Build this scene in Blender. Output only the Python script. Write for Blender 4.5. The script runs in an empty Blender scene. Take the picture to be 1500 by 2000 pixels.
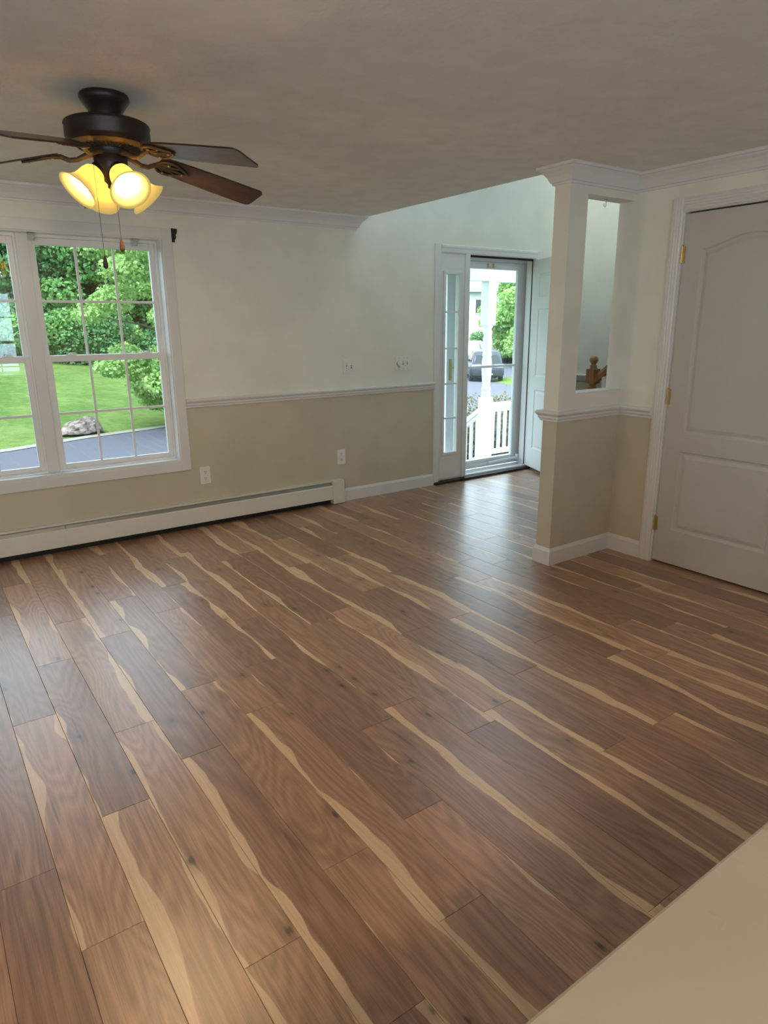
import bpy, bmesh, math, random
import numpy as np
from mathutils import Vector, Matrix

# ------------------------------------------------------------------ camera
SC = bpy.context.scene
COL = SC.collection
CAM_H = 1.47
YAW, PITCH, ROLL, FPX = math.radians(35.0757), math.radians(15.4946), math.radians(-0.5520), 1313.25
_cy, _sy, _cp, _sp = math.cos(YAW), math.sin(YAW), math.cos(PITCH), math.sin(PITCH)
CF = Vector((_sy*_cp, _cy*_cp, -_sp)); CR = Vector((_cy, -_sy, 0)); CU = CR.cross(CF)
_cr, _sr = math.cos(ROLL), math.sin(ROLL)
CR, CU = CR*_cr + CU*_sr, CU*_cr - CR*_sr
cam_data = bpy.data.cameras.new('camera')
cam = bpy.data.objects.new('camera', cam_data); COL.objects.link(cam)
cam_data.sensor_fit = 'HORIZONTAL'; cam_data.sensor_width = 36.0
cam_data.lens = FPX/1500*36.0
cam_data.clip_start = 0.02; cam_data.clip_end = 400
cam.matrix_world = Matrix((( CR.x, CU.x, -CF.x, 0), (CR.y, CU.y, -CF.y, 0), (CR.z, CU.z, -CF.z, CAM_H), (0, 0, 0, 1)))
SC.camera = cam

def to_px(p):
    d = Vector(p) - Vector((0, 0, CAM_H)); z = d.dot(CF)
    if z < 0.05: return None
    return 750 + FPX*d.dot(CR)/z, 1000 - FPX*d.dot(CU)/z

# ------------------------------------------------------------------ world, exposure
SKY = 2.85
world = bpy.data.worlds.new('overcast_sky'); SC.world = world; world.use_nodes = True
wn = world.node_tree; wn.nodes.clear()
w_out = wn.nodes.new('ShaderNodeOutputWorld'); w_bg = wn.nodes.new('ShaderNodeBackground')
w_tc = wn.nodes.new('ShaderNodeTexCoord'); w_sep = wn.nodes.new('ShaderNodeSeparateXYZ'); w_rmp = wn.nodes.new('ShaderNodeValToRGB')
w_rmp.color_ramp.elements[0].position = 0.0; w_rmp.color_ramp.elements[0].color = (0.68, 0.84, 1.0, 1)
w_rmp.color_ramp.elements[1].position = 0.8; w_rmp.color_ramp.elements[1].color = (0.78, 0.90, 1.0, 1)
wn.links.new(w_tc.outputs['Generated'], w_sep.inputs[0]); wn.links.new(w_sep.outputs['Z'], w_rmp.inputs[0])
wn.links.new(w_rmp.outputs[0], w_bg.inputs['Color']); wn.links.new(w_bg.outputs[0], w_out.inputs[0])
w_bg.inputs['Strength'].default_value = SKY
sun_d = bpy.data.lights.new('sun', 'SUN'); sun_d.energy = 2.45; sun_d.angle = math.radians(25); sun_d.color = (1.0, 0.97, 0.90)
sun = bpy.data.objects.new('sun', sun_d); COL.objects.link(sun); sun.location = (-10, 30, 40)
sun.rotation_euler = Vector((-0.50, -0.25, 0.83)).to_track_quat('Z', 'Y').to_euler()   # high, from the left of the street
SC.view_settings.view_transform = 'Standard'; SC.view_settings.look = 'None'
SC.view_settings.gamma = 1.0; SC.view_settings.use_curve_mapping = False
SC.view_settings.exposure = 1.22
cy = SC.cycles
cy.max_bounces = 8; cy.diffuse_bounces = 5; cy.use_adaptive_sampling = True; cy.adaptive_threshold = 0.05; cy.adaptive_min_samples = 16; cy.glossy_bounces = 4; cy.transmission_bounces = 8; cy.transparent_max_bounces = 16
cy.caustics_reflective = False; cy.caustics_refractive = False; cy.sample_clamp_indirect = 6.0; cy.use_denoising = True
FILL_L = 46.0        # emission of the added fill lamps behind the camera
LAMP_L = 185.0        # radiance of the fan bulbs

def portal(name, loc, size, direction):
    d = bpy.data.lights.new(name, 'AREA'); d.shape = 'RECTANGLE'; d.size, d.size_y = size; d.cycles.is_portal = True
    o = bpy.data.objects.new(name, d); COL.objects.link(o); o.location = loc
    o.rotation_euler = Vector(direction).to_track_quat('-Z', 'Z').to_euler()

# ------------------------------------------------------------------ helpers
class MB:
    """collects geometry for ONE mesh object"""
    def __init__(s): s.v = []; s.f = []; s.m = []; s.sm = []
    def add(s, verts, faces, mat=0, smooth=False):
        b = len(s.v); s.v += [tuple(p) for p in verts]
        for f in faces: s.f.append(tuple(i + b for i in f)); s.m.append(mat); s.sm.append(smooth)
        return s
    def box(s, x0, y0, z0, x1, y1, z1, mat=0, bev=0.0):
        if bev <= 0:
            v = [(x0,y0,z0),(x1,y0,z0),(x1,y1,z0),(x0,y1,z0),(x0,y0,z1),(x1,y0,z1),(x1,y1,z1),(x0,y1,z1)]
            return s.add(v, [(3,2,1,0),(4,5,6,7),(0,1,5,4),(1,2,6,5),(2,3,7,6),(3,0,4,7)], mat)
        bm = bmesh.new(); bmesh.ops.create_cube(bm, size=1)
        for q in bm.verts: q.co = Vector((x0+(q.co.x+.5)*(x1-x0), y0+(q.co.y+.5)*(y1-y0), z0+(q.co.z+.5)*(z1-z0)))
        bmesh.ops.bevel(bm, geom=list(bm.edges), offset=bev, segments=2, affect='EDGES', profile=0.5)
        s.frombm(bm, mat); bm.free(); return s
    def frombm(s, bm, mat=0, smooth=False):
        bm.verts.index_update()
        return s.add([q.co.copy() for q in bm.verts], [[q.index for q in f.verts] for f in bm.faces], mat, smooth)
    def lathe(s, prof, c=(0,0,0), axis=(0,0,1), n=32, mat=0, smooth=True, caps=True):
        A = Vector(axis).normalized(); X = A.orthogonal().normalized(); Y = A.cross(X); C = Vector(c)
        v = []; f = []
        for r, h in prof:
            for k in range(n):
                a = 2*math.pi*k/n; v.append(C + A*h + (X*math.cos(a) + Y*math.sin(a))*r)
        for j in range(len(prof)-1):
            for k in range(n):
                k2 = (k+1) % n; f.append((j*n+k, j*n+k2, (j+1)*n+k2, (j+1)*n+k))
        s.add(v, f, mat, smooth)
        if caps:
            if prof[0][0] > 1e-5: s.add(v[:n], [tuple(reversed(range(n)))], mat)
            if prof[-1][0] > 1e-5: s.add(v[-n:], [tuple(range(n))], mat)
        return s
    def tube(s, pts, r, n=8, mat=0, smooth=True):
        pts = [Vector(p) for p in pts]; rs = r if isinstance(r, (list, tuple)) else [r]*len(pts)
        v = []; f = []; up = None
        for i, p in enumerate(pts):
            t = (pts[min(i+1, len(pts)-1)] - pts[max(i-1, 0)]).normalized()
            if up is None: up = t.orthogonal().normalized()
            up = (up - t*up.dot(t)).normalized(); w = t.cross(up)
            for k in range(n):
                a = 2*math.pi*k/n; v.append(p + (up*math.cos(a) + w*math.sin(a))*rs[i])
        for j in range(len(pts)-1):
            for k in range(n):
                k2 = (k+1) % n; f.append((j*n+k, j*n+k2, (j+1)*n+k2, (j+1)*n+k))
        s.add(v, f, mat, smooth)
        s.add(v[:n], [tuple(reversed(range(n)))], mat); s.add(v[-n:], [tuple(range(n))], mat)
        return s
    def prism(s, poly, z0, z1, fn=None, mat=0):
        """poly in 2D (ccw), extruded from z0 to z1; fn maps (x,y,z) to a point"""
        fn = fn or (lambda x, y, z: (x, y, z)); n = len(poly)
        v = [fn(x, y, z0) for x, y in poly] + [fn(x, y, z1) for x, y in poly]
        f = [tuple(reversed(range(n))), tuple(range(n, 2*n))] + [(i, (i+1) % n, n+(i+1) % n, n+i) for i in range(n)]
        return s.add(v, f, mat)
    def sweep(s, prof, path, closed_ends=True, mat=0):
        """profile (d = out from the wall, z) swept along a horizontal path (x,y); the room is on the RIGHT of the path's direction
        when d is positive; corners are mitred"""
        P = [Vector((x, y)) for x, y in path]; n = len(prof); v = []
        for i, p in enumerate(P):
            def nrm(a, b):
                t = (b - a).normalized(); return Vector((t.y, -t.x))
            if i == 0: m = nrm(P[0], P[1])
            elif i == len(P)-1: m = nrm(P[-2], P[-1])
            else:
                a, b = nrm(P[i-1], p), nrm(p, P[i+1]); m = (a + b); m = m / max(1e-6, m.dot(a))
            for d, z in prof: v.append((p.x + m.x*d, p.y + m.y*d, z))
        f = []
        for i in range(len(P)-1):
            for k in range(n): f.append((i*n+k, i*n+(k+1) % n, (i+1)*n+(k+1) % n, (i+1)*n+k))
        if closed_ends: f += [tuple(reversed(range(n))), tuple(range((len(P)-1)*n, len(P)*n))]
        return s.add(v, f, mat)
    def mesh(s, name):
        me = bpy.data.meshes.new(name); me.from_pydata(s.v, [], s.f)
        me.polygons.foreach_set('material_index', s.m); me.polygons.foreach_set('use_smooth', s.sm)
        bm = bmesh.new(); bm.from_mesh(me); bmesh.ops.recalc_face_normals(bm, faces=bm.faces); bm.to_mesh(me); bm.free()
        me.update(); return me
    def build(s, name, mats, parent=None):
        me = s.mesh(name)
        for m in (mats if isinstance(mats, (list, tuple)) else [mats]): me.materials.append(m)
        return link(name, me, parent)

def link(name, data, parent=None):
    o = bpy.data.objects.new(name, data); COL.objects.link(o)
    if parent is not None: o.parent = parent
    return o
def tag(o, label=None, cat=None, group=None, kind=None):
    if label: o['label'] = label
    if cat: o['category'] = cat
    if group: o['group'] = group
    if kind: o['kind'] = kind
    return o
def empty(name, loc=(0,0,0), rz=0.0):
    o = bpy.data.objects.new(name, None); COL.objects.link(o); o.location = loc; o.rotation_euler = (0, 0, rz)
    o.empty_display_size = 0.1; return o
def copy_tree(o, parent=None):
    c = o.copy(); COL.objects.link(c); c.parent = parent
    for ch in [q for q in COL.objects if q.parent == o]: copy_tree(ch, c)
    return c

# ------------------------------------------------------------------ materials
class NT:
    def __init__(s, name):
        s.mat = bpy.data.materials.new(name); s.mat.use_nodes = True; s.t = s.mat.node_tree; s.t.nodes.clear()
        s.out = s.n('ShaderNodeOutputMaterial')
    def n(s, typ, **kw):
        q = s.t.nodes.new(typ)
        for k, v in kw.items(): setattr(q, k, v)
        return q
    def l(s, a, b): s.t.links.new(a, b)
    def put(s, sock, v):
        if isinstance(v, bpy.types.NodeSocket): s.l(v, sock)
        elif isinstance(v, (tuple, list)) and len(v) == 3 and sock.type == 'RGBA': sock.default_value = (*v, 1)
        else: sock.default_value = v
    def math(s, op, a, b=None, c=None, clamp=False):
        q = s.n('ShaderNodeMath', operation=op, use_clamp=clamp)
        for i, x in enumerate((a, b, c)):
            if x is not None: s.put(q.inputs[i], x)
        return q.outputs[0]
    def mix(s, fac, a, b, blend='MIX'):
        q = s.n('ShaderNodeMix', data_type='RGBA', blend_type=blend)
        s.put(q.inputs[0], fac); s.put(q.inputs[6], a); s.put(q.inputs[7], b); return q.outputs[2]
    def noise(s, vec, scale=5.0, detail=2.0, rough=0.5, dim='3D', dist=0.0):
        q = s.n('ShaderNodeTexNoise', noise_dimensions=dim); s.put(q.inputs['Vector'], vec)
        q.inputs['Scale'].default_value = scale; q.inputs['Detail'].default_value = detail
        q.inputs['Roughness'].default_value = rough; q.inputs['Distortion'].default_value = dist; return q.outputs[0]
    def xyz(s, x, y, z):
        q = s.n('ShaderNodeCombineXYZ')
        for i, v in enumerate((x, y, z)): s.put(q.inputs[i], v)
        return q.outputs[0]
    def step(s, x, lo, hi):
        q = s.n('ShaderNodeMapRange', interpolation_type='SMOOTHSTEP'); s.put(q.inputs[0], x)
        s.put(q.inputs[1], lo); s.put(q.inputs[2], hi); q.inputs[3].default_value = 0; q.inputs[4].default_value = 1; return q.outputs[0]
    def bsdf(s, color, rough=0.5, metal=0.0, spec=0.5, normal=None, **kw):
        q = s.n('ShaderNodeBsdfPrincipled'); s.put(q.inputs['Base Color'], color); s.put(q.inputs['Roughness'], rough)
        q.inputs['Metallic'].default_value = metal; q.inputs['Specular IOR Level'].default_value = spec
        for k, v in kw.items(): s.put(q.inputs[k.replace('_', ' ')], v)
        if normal is not None: s.l(normal, q.inputs['Normal'])
        s.l(q.outputs[0], s.out.inputs[0]); return q
    def bump(s, h, strength=0.2, dist=0.01):
        q = s.n('ShaderNodeBump'); q.inputs['Strength'].default_value = strength; q.inputs['Distance'].default_value = dist
        s.l(h, q.inputs['Height']); return q.outputs[0]
    def obj(s): return s.n('ShaderNodeTexCoord').outputs['Object']

def paint(name, col, rough=0.6, var=0.04, bscale=180, bstr=0.05, spec=0.4):
    m = NT(name); c = m.obj(); n = m.noise(c, 3.0, 3); k = m.step(n, 0.3, 0.7)
    a = tuple(x*(1-var) for x in col); b = tuple(min(1, x*(1+var)) for x in col)
    m.bsdf(m.mix(k, a, b), rough, spec=spec, normal=m.bump(m.noise(c, bscale, 2), bstr, 0.004)); return m.mat
def plain(name, col, rough=0.5, metal=0.0, spec=0.5, var=0.06, scale=20):
    m = NT(name); n = m.noise(m.obj(), scale, 2)
    m.bsdf(m.mix(n, tuple(x*(1-var) for x in col), tuple(min(1, x*(1+var)) for x in col)), rough, metal, spec); return m.mat

M = {}
M['wall_up'] = paint('cream_wall_paint', (0.80, 0.795, 0.725), 0.55)
M['wall_lo'] = paint('tan_wall_paint', (0.58, 0.535, 0.42), 0.5)
M['ceiling'] = None
m = NT('ceiling_paint'); c = m.obj(); nz = m.noise(c, 48, 3, 0.6); m.bsdf(m.mix(m.step(m.noise(c, 7, 4, 0.6), .35, .7), (0.80, 0.775, 0.75), (0.86, 0.835, 0.81)), 0.75, spec=0.2, normal=m.bump(nz, 0.22, 0.004)); M['ceiling'] = m.mat
M['trim'] = paint('white_trim_paint', (0.735, 0.735, 0.735), 0.35, 0.02, 90, 0.02, 0.5)
M['door'] = paint('white_door_paint', (0.56, 0.55, 0.535), 0.4, 0.02, 140, 0.06, 0.5)
M['entry'] = paint('white_entry_door_paint', (0.74, 0.745, 0.75), 0.38, 0.02, 140, 0.04, 0.5)
M['vinyl'] = plain('white_vinyl', (0.80, 0.80, 0.80), 0.35, var=0.02)
M['alu'] = plain('white_aluminium', (0.78, 0.80, 0.83), 0.35, var=0.03)
M['heater'] = plain('baseboard_heater_enamel', (0.74, 0.72, 0.66), 0.4, var=0.03)
M['dark'] = plain('dark_gap', (0.02, 0.018, 0.016), 0.8)
M['fin'] = plain('heater_fin_metal', (0.30, 0.30, 0.29), 0.4, 0.7)
M['plastic'] = plain('white_plastic', (0.80, 0.79, 0.76), 0.35, var=0.02)
M['slot'] = plain('dark_slot_and_shadow', (0.03, 0.03, 0.03), 0.6)
M['brass'] = plain('brass', (0.62, 0.46, 0.20), 0.28, 1.0, var=0.1)
M['chrome'] = plain('steel', (0.6, 0.6, 0.6), 0.25, 1.0)
M['black'] = plain('black_metal', (0.012, 0.012, 0.012), 0.45)
M['bronze'] = plain('oil_rubbed_bronze', (0.028, 0.019, 0.015), 0.42, 0.4, var=0.15)
M['bronze_hi'] = plain('antique_bronze', (0.13, 0.085, 0.045), 0.45, 0.5, var=0.25, scale=60)
M['threshold'] = plain('dark_threshold', (0.028, 0.02, 0.016), 0.6)
M['clear'] = plain('clear_plastic', (0.55, 0.57, 0.57), 0.15, var=0.3, scale=90)
def wood(name, a, b, rough=0.35, ax=1, scale=1.0):
    m = NT(name); c = m.obj(); sp = m.n('ShaderNodeSeparateXYZ'); m.l(c, sp.inputs[0])
    k = [14*scale, 14*scale, 14*scale]; k[ax] = 1.2*scale
    v = m.xyz(*[m.math('MULTIPLY', sp.outputs[i], k[i]) for i in range(3)])
    n = m.noise(v, 3, 5, 0.6, dist=0.6); f = m.noise(v, 14, 2)
    g = m.math('ADD', m.math('MULTIPLY', n, 0.75), m.math('MULTIPLY', f, 0.25))
    m.bsdf(m.mix(m.step(g, 0.32, 0.68), a, b), rough); return m.mat
M['oak'] = wood('honey_oak', (0.16, 0.075, 0.026), (0.29, 0.15, 0.058), 0.3, 2)
M['blade'] = wood('walnut_fan_blade', (0.030, 0.014, 0.011), (0.075, 0.034, 0.024), 0.30, 0)
M['fob_dark'] = wood('dark_brown_fob', (0.018, 0.010, 0.005), (0.05, 0.026, 0.012), 0.4, 2, 4)
M['fob'] = wood('brown_wooden_fob', (0.10, 0.05, 0.018), (0.26, 0.13, 0.045), 0.4, 2, 4)
m = NT('window_glass'); tr = m.n('ShaderNodeBsdfTransparent'); tr.inputs[0].default_value = (0.90, 0.945, 0.935, 1)
gl = m.n('ShaderNodeBsdfGlossy'); gl.inputs['Roughness'].default_value = 0.0; fr = m.n('ShaderNodeFresnel'); bf = m.n('ShaderNodeNewGeometry').outputs['Backfacing']; m.l(m.math('ADD', 1.5, m.math('MULTIPLY', bf, 1/1.5-1.5)), fr.inputs[0])
mx = m.n('ShaderNodeMixShader'); m.l(m.math('MULTIPLY', fr.outputs[0], 1.3, clamp=True), mx.inputs[0]); m.l(tr.outputs[0], mx.inputs[1]); m.l(gl.outputs[0], mx.inputs[2]); m.l(mx.outputs[0], m.out.inputs[0]); M['glass'] = m.mat
g2 = M['glass'].copy(); g2.name = 'screened_window_glass'; [q for q in g2.node_tree.nodes if q.type == 'BSDF_TRANSPARENT'][0].inputs[0].default_value = (0.80, 0.835, 0.835, 1); M['screened'] = g2
[q for q in g2.node_tree.nodes if q.type == 'MATH' and q.operation == 'MULTIPLY' and abs(q.inputs[1].default_value-1.3) < 1e-3][0].inputs[1].default_value = 2.3
# quartz worktop
m = NT('quartz'); c = m.obj(); w = m.noise(c, 3.2, 4, 0.6, dist=1.6); vein = m.step(m.math('ABSOLUTE', m.math('SUBTRACT', w, 0.5)), 0.0, 0.012)
br = m.step(m.noise(c, 9.0, 2), 0.56, 0.66); vm = m.math('MULTIPLY', m.math('SUBTRACT', 1.0, vein), br)
fl = m.step(m.noise(c, 40, 3), 0.68, 0.74); vm2 = m.math('ADD', m.math('MULTIPLY', vm, 0.55), m.math('MULTIPLY', fl, 0.18), clamp=True)
m.bsdf(m.mix(vm2, m.mix(m.step(m.noise(c, 5, 2), .3, .7), (0.335, 0.298, 0.238), (0.365, 0.325, 0.262)), (0.22, 0.18, 0.15)), 0.28); M['quartz'] = m.mat
# floor planks: UV.x = metres across the plank, UV.y = metres along it
PW, PL = 0.1525, 1.185
def floor_mat():
    m = NT('laminate_hickory'); uv = m.n('ShaderNodeUVMap'); sp = m.n('ShaderNodeSeparateXYZ'); m.l(uv.outputs[0], sp.inputs[0]); u, v = sp.outputs[0], sp.outputs[1]
    r = m.math('FRACT', m.math('ADD', m.n('ShaderNodeObjectInfo').outputs['Random'], m.n('ShaderNodeNewGeometry').outputs['Random Per Island']))
    def rnd(k): return m.math('FRACT', m.math('MULTIPLY', m.math('ADD', r, 0.137*k), 71.3 + 13.7*k))
    seed = m.math('MULTIPLY', r, 311.0)
    flip = m.math('GREATER_THAN', rnd(1), 0.5)
    uu = m.math('ADD', u, m.math('MULTIPLY', flip, m.math('SUBTRACT', PW, m.math('MULTIPLY', u, 2.0))))
    def edge(k, lo, hi):
        n1 = m.noise(m.xyz(m.math('MULTIPLY', v, 2.1), m.math('ADD', seed, 9.1*k), 0.0), 1.0, 1.0, 0.4)
        n2 = m.noise(m.xyz(m.math('MULTIPLY', v, 6.0), m.math('ADD', seed, 5.7*k), 3.0), 1.0, 1.0)
        w0 = m.math('ADD', lo, m.math('MULTIPLY', rnd(2+k), hi-lo))
        return m.math('ADD', w0, m.math('ADD', m.math('MULTIPLY', m.math('SUBTRACT', n1, 0.5), 0.115), m.math('MULTIPLY', m.math('SUBTRACT', n2, 0.5), 0.034)))
    e1, e2 = edge(1, -0.014, 0.030), edge(3, -0.050, 0.014)
    s1 = m.math('SUBTRACT', 1.0, m.step(m.math('SUBTRACT', uu, e1), -0.0022, 0.0022))
    s2 = m.math('SUBTRACT', 1.0, m.step(m.math('SUBTRACT', m.math('SUBTRACT', PW, uu), e2), -0.0022, 0.0022))
    sap = m.math('MAXIMUM', s1, s2)
    # growth rings: contour lines of a stretched noise field -> cathedral figure
    low = m.noise(m.xyz(m.math('MULTIPLY', u, 7.0), m.math('MULTIPLY', v, 0.95), seed), 1.0, 1.2, 0.4, dist=0.25)
    ring = m.math('FRACT', m.math('MULTIPLY', low, 20.0)); ring = m.math('ABSOLUTE', m.math('SUBTRACT', m.math('MULTIPLY', ring, 2.0), 1.0))
    fib = m.noise(m.xyz(m.math('MULTIPLY', u, 420.0), m.math('MULTIPLY', v, 9.0), seed), 1.0, 2.0)
    mid = m.noise(m.xyz(m.math('MULTIPLY', u, 75.0), m.math('MULTIPLY', v, 1.6), seed), 1.0, 4.0, 0.65)
    g = m.math('ADD', m.math('MULTIPLY', ring, 0.19), m.math('ADD', m.math('MULTIPLY', fib, 0.45), m.math('MULTIPLY', mid, 0.65)))
    tone = rnd(5)
    dark = m.mix(tone, (0.171, 0.082, 0.050), (0.299, 0.157, 0.092)); light = m.mix(tone, (0.342, 0.183, 0.112), (0.570, 0.328, 0.200))
    heart = m.mix(m.step(g, 0.37, 0.92), dark, light)
    blot = m.noise(m.xyz(m.math('MULTIPLY', u, 14.0), m.math('MULTIPLY', v, 3.0), m.math('ADD', seed, 40.0)), 1.0, 3.0, 0.6)
    heart = m.mix(m.math('MULTIPLY', m.step(blot, 0.56, 0.80), 0.45), heart, (0.137, 0.066, 0.045))
    sapc = m.mix(m.step(m.math('ADD', m.math('MULTIPLY', fib, 0.5), m.math('MULTIPLY', mid, 0.5)), 0.3, 0.7), (0.589, 0.391, 0.229), (0.755, 0.531, 0.331))
    col = m.mix(sap, heart, sapc)
    # dark line where heartwood meets sapwood, knots, splits
    vo = m.n('ShaderNodeTexVoronoi', feature='F1', voronoi_dimensions='2D'); m.put(vo.inputs['Vector'], m.xyz(m.math('ADD', m.math('MULTIPLY', u, 8.0), seed), m.math('ADD', m.math('MULTIPLY', v, 4.4), m.math('MULTIPLY', r, 97.0)), 0.0)); vo.inputs['Scale'].default_value = 1.0
    sc = m.n('ShaderNodeSeparateColor'); m.l(vo.outputs['Color'], sc.inputs[0])
    kd = m.math('ADD', vo.outputs['Distance'], m.math('MULTIPLY', m.math('SUBTRACT', mid, 0.5), 0.26))
    some = m.math('GREATER_THAN', sc.outputs[0], 0.86)
    knot = m.math('MULTIPLY', m.math('SUBTRACT', 1.0, m.step(kd, 0.02, 0.10)), some); halo = m.math('MULTIPLY', m.math('SUBTRACT', 1.0, m.step(kd, 0.05, 0.36)), some)
    col = m.mix(m.math('MULTIPLY', halo, 0.45), col, (0.155, 0.071, 0.045)); col = m.mix(m.math('MULTIPLY', knot, 0.85), col, (0.043, 0.024, 0.018))
    split = m.noise(m.xyz(m.math('MULTIPLY', u, 42.0), m.math('MULTIPLY', v, 2.6), m.math('ADD', seed, 77.0)), 1.0, 1.0)
    col = m.mix(m.math('MULTIPLY', m.math('MULTIPLY', m.step(split, 0.72, 0.80), 0.6), m.math('SUBTRACT', 1.0, sap)), col, (0.073, 0.039, 0.028))
    h = m.math('ADD', m.math('MULTIPLY', fib, 0.5), m.math('MULTIPLY', ring, 0.2))
    m.bsdf(col, m.math('ADD', 0.29, m.math('MULTIPLY', fib, 0.10)), spec=0.85, Coat_Weight=0.35, Coat_Roughness=0.30, normal=m.bump(h, 0.06, 0.002)); return m.mat
M['plank'] = floor_mat()
def lamp_glass(name, col, strength, base=(0.85, 0.72, 0.42)):
    m = NT(name); d = m.n('ShaderNodeBsdfDiffuse'); d.inputs[0].default_value = (*base, 1); t = m.n('ShaderNodeBsdfTranslucent'); t.inputs[0].default_value = (*base, 1)
    mx = m.n('ShaderNodeMixShader'); mx.inputs[0].default_value = 0.55; m.l(d.outputs[0], mx.inputs[1]); m.l(t.outputs[0], mx.inputs[2])
    e = m.n('ShaderNodeEmission'); m.put(e.inputs[0], col); e.inputs[1].default_value = strength
    a = m.n('ShaderNodeAddShader'); m.l(mx.outputs[0], a.inputs[0]); m.l(e.outputs[0], a.inputs[1]); m.l(a.outputs[0], m.out.inputs[0]); return m.mat
M['shade'] = lamp_glass('amber_frosted_glass', (1.0, 0.76, 0.24), 0.20, (0.20, 0.148, 0.048))
m = NT('lit_bulb'); e = m.n('ShaderNodeEmission'); e.inputs[0].default_value = (1.0, 0.76, 0.44, 1); e.inputs[1].default_value = LAMP_L; m.l(e.outputs[0], m.out.inputs[0]); M['bulb'] = m.mat
m = NT('fill_lamp_dome'); e = m.n('ShaderNodeEmission'); e.inputs[0].default_value = (1.0, 0.70, 0.42, 1); e.inputs[1].default_value = FILL_L; m.l(e.outputs[0], m.out.inputs[0]); M['fill_dome'] = m.mat
# outdoors
def leafmat(name, a, b, rough=0.55, trans=0.35):
    m = NT(name); r = m.n('ShaderNodeNewGeometry').outputs['Random Per Island']; c = m.mix(r, a, b)
    p = m.n('ShaderNodeBsdfPrincipled'); m.put(p.inputs['Base Color'], c); p.inputs['Roughness'].default_value = rough
    t = m.n('ShaderNodeBsdfTranslucent'); m.put(t.inputs[0], c); mx = m.n('ShaderNodeMixShader'); mx.inputs[0].default_value = trans
    m.l(p.outputs[0], mx.inputs[1]); m.l(t.outputs[0], mx.inputs[2]); m.l(mx.outputs[0], m.out.inputs[0]); return m.mat
M['leaf_dark'] = leafmat('dark_leaves', (0.055, 0.163, 0.057), (0.149, 0.338, 0.109))
M['leaf_mid'] = leafmat('mid_green_leaves', (0.105, 0.275, 0.075), (0.264, 0.525, 0.149))
M['leaf_lime'] = leafmat('lime_green_leaves', (0.22, 0.40, 0.10), (0.42, 0.62, 0.22))
M['leaf_shrub'] = leafmat('shrub_leaves', (0.098, 0.120, 0.038), (0.375, 0.300, 0.180))
M['bark'] = wood('bark', (0.05, 0.037, 0.028), (0.13, 0.10, 0.075), 0.9, 2)
m = NT('grass'); c = m.obj(); n1 = m.noise(c, 0.7, 5, 0.65); n2 = m.noise(c, 6.0, 5, 0.7); n3 = m.noise(c, 30.0, 3, 0.7)
gk = m.math('ADD', m.math('MULTIPLY', n1, 0.35), m.math('ADD', m.math('MULTIPLY', n2, 0.4), m.math('MULTIPLY', n3, 0.25)))
m.bsdf(m.mix(m.step(gk, 0.38, 0.62), (0.058, 0.128, 0.024), (0.172, 0.236, 0.068)), 0.9, spec=0.1, normal=m.bump(n2, 0.6, 0.12)); M['grass'] = m.mat
m = NT('asphalt'); c = m.obj(); m.bsdf(m.mix(m.noise(c, 30, 4, 0.7), (0.082, 0.084, 0.108), (0.118, 0.120, 0.150)), 0.85, spec=0.2); M['asphalt'] = m.mat
m = NT('granite_boulder'); c = m.obj(); m.bsdf(m.mix(m.step(m.noise(c, 6, 6, 0.7), .38, .62), (0.085, 0.066, 0.056), (0.30, 0.255, 0.225)), 0.85, normal=m.bump(m.noise(c, 14, 5), 0.8, 0.06)); M['rock'] = m.mat
M['gravel'] = plain('gravel_edge', (0.253, 0.237, 0.209), 0.9, var=0.2, scale=14)
M['siding'] = plain('white_siding', (0.555, 0.570, 0.585), 0.6, var=0.03)
M['pinkwall'] = plain('peach_siding', (0.540, 0.420, 0.352), 0.7, var=0.06)
M['roof'] = plain('grey_shingles', (0.30, 0.31, 0.33), 0.9, var=0.2, scale=3)
M['porch'] = plain('white_porch_paint', (0.769, 0.777, 0.787), 0.5, var=0.03)
M['deck'] = plain('grey_porch_boards', (0.40, 0.40, 0.41), 0.7, var=0.1)
M['car_blue'] = plain('slate_blue_car_paint', (0.040, 0.048, 0.072), 0.35, 0.1, var=0.02)
M['car_white'] = plain('silver_white_car_paint', (0.62, 0.65, 0.67), 0.25, 0.1, var=0.02)
M['car_glass'] = plain('dark_car_glass', (0.02, 0.025, 0.03), 0.06)
M['rubber'] = plain('tyre_rubber', (0.02, 0.02, 0.022), 0.8)
M['tail'] = plain('pale_tail_lamp', (0.55, 0.50, 0.52), 0.15)
M['plate'] = plain('number_plate', (0.6, 0.62, 0.62), 0.4)

# ------------------------------------------------------------------ room dimensions (metres)
W = 4.855            # inner face of the front wall
WO = 5.01            # outer face
CEIL = 2.307; XE = 3.233; XS = 3.155; YS = 2.686; YB = 2.797; XC = 3.738; XL = -3.2; YK = -1.8
XR = 5.75; TOP = 4.9; RAILZ = 0.93
CREAM, TAN = 0, 1
WALLM = [M['wall_up'], M['wall_lo'], M['siding']]

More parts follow.
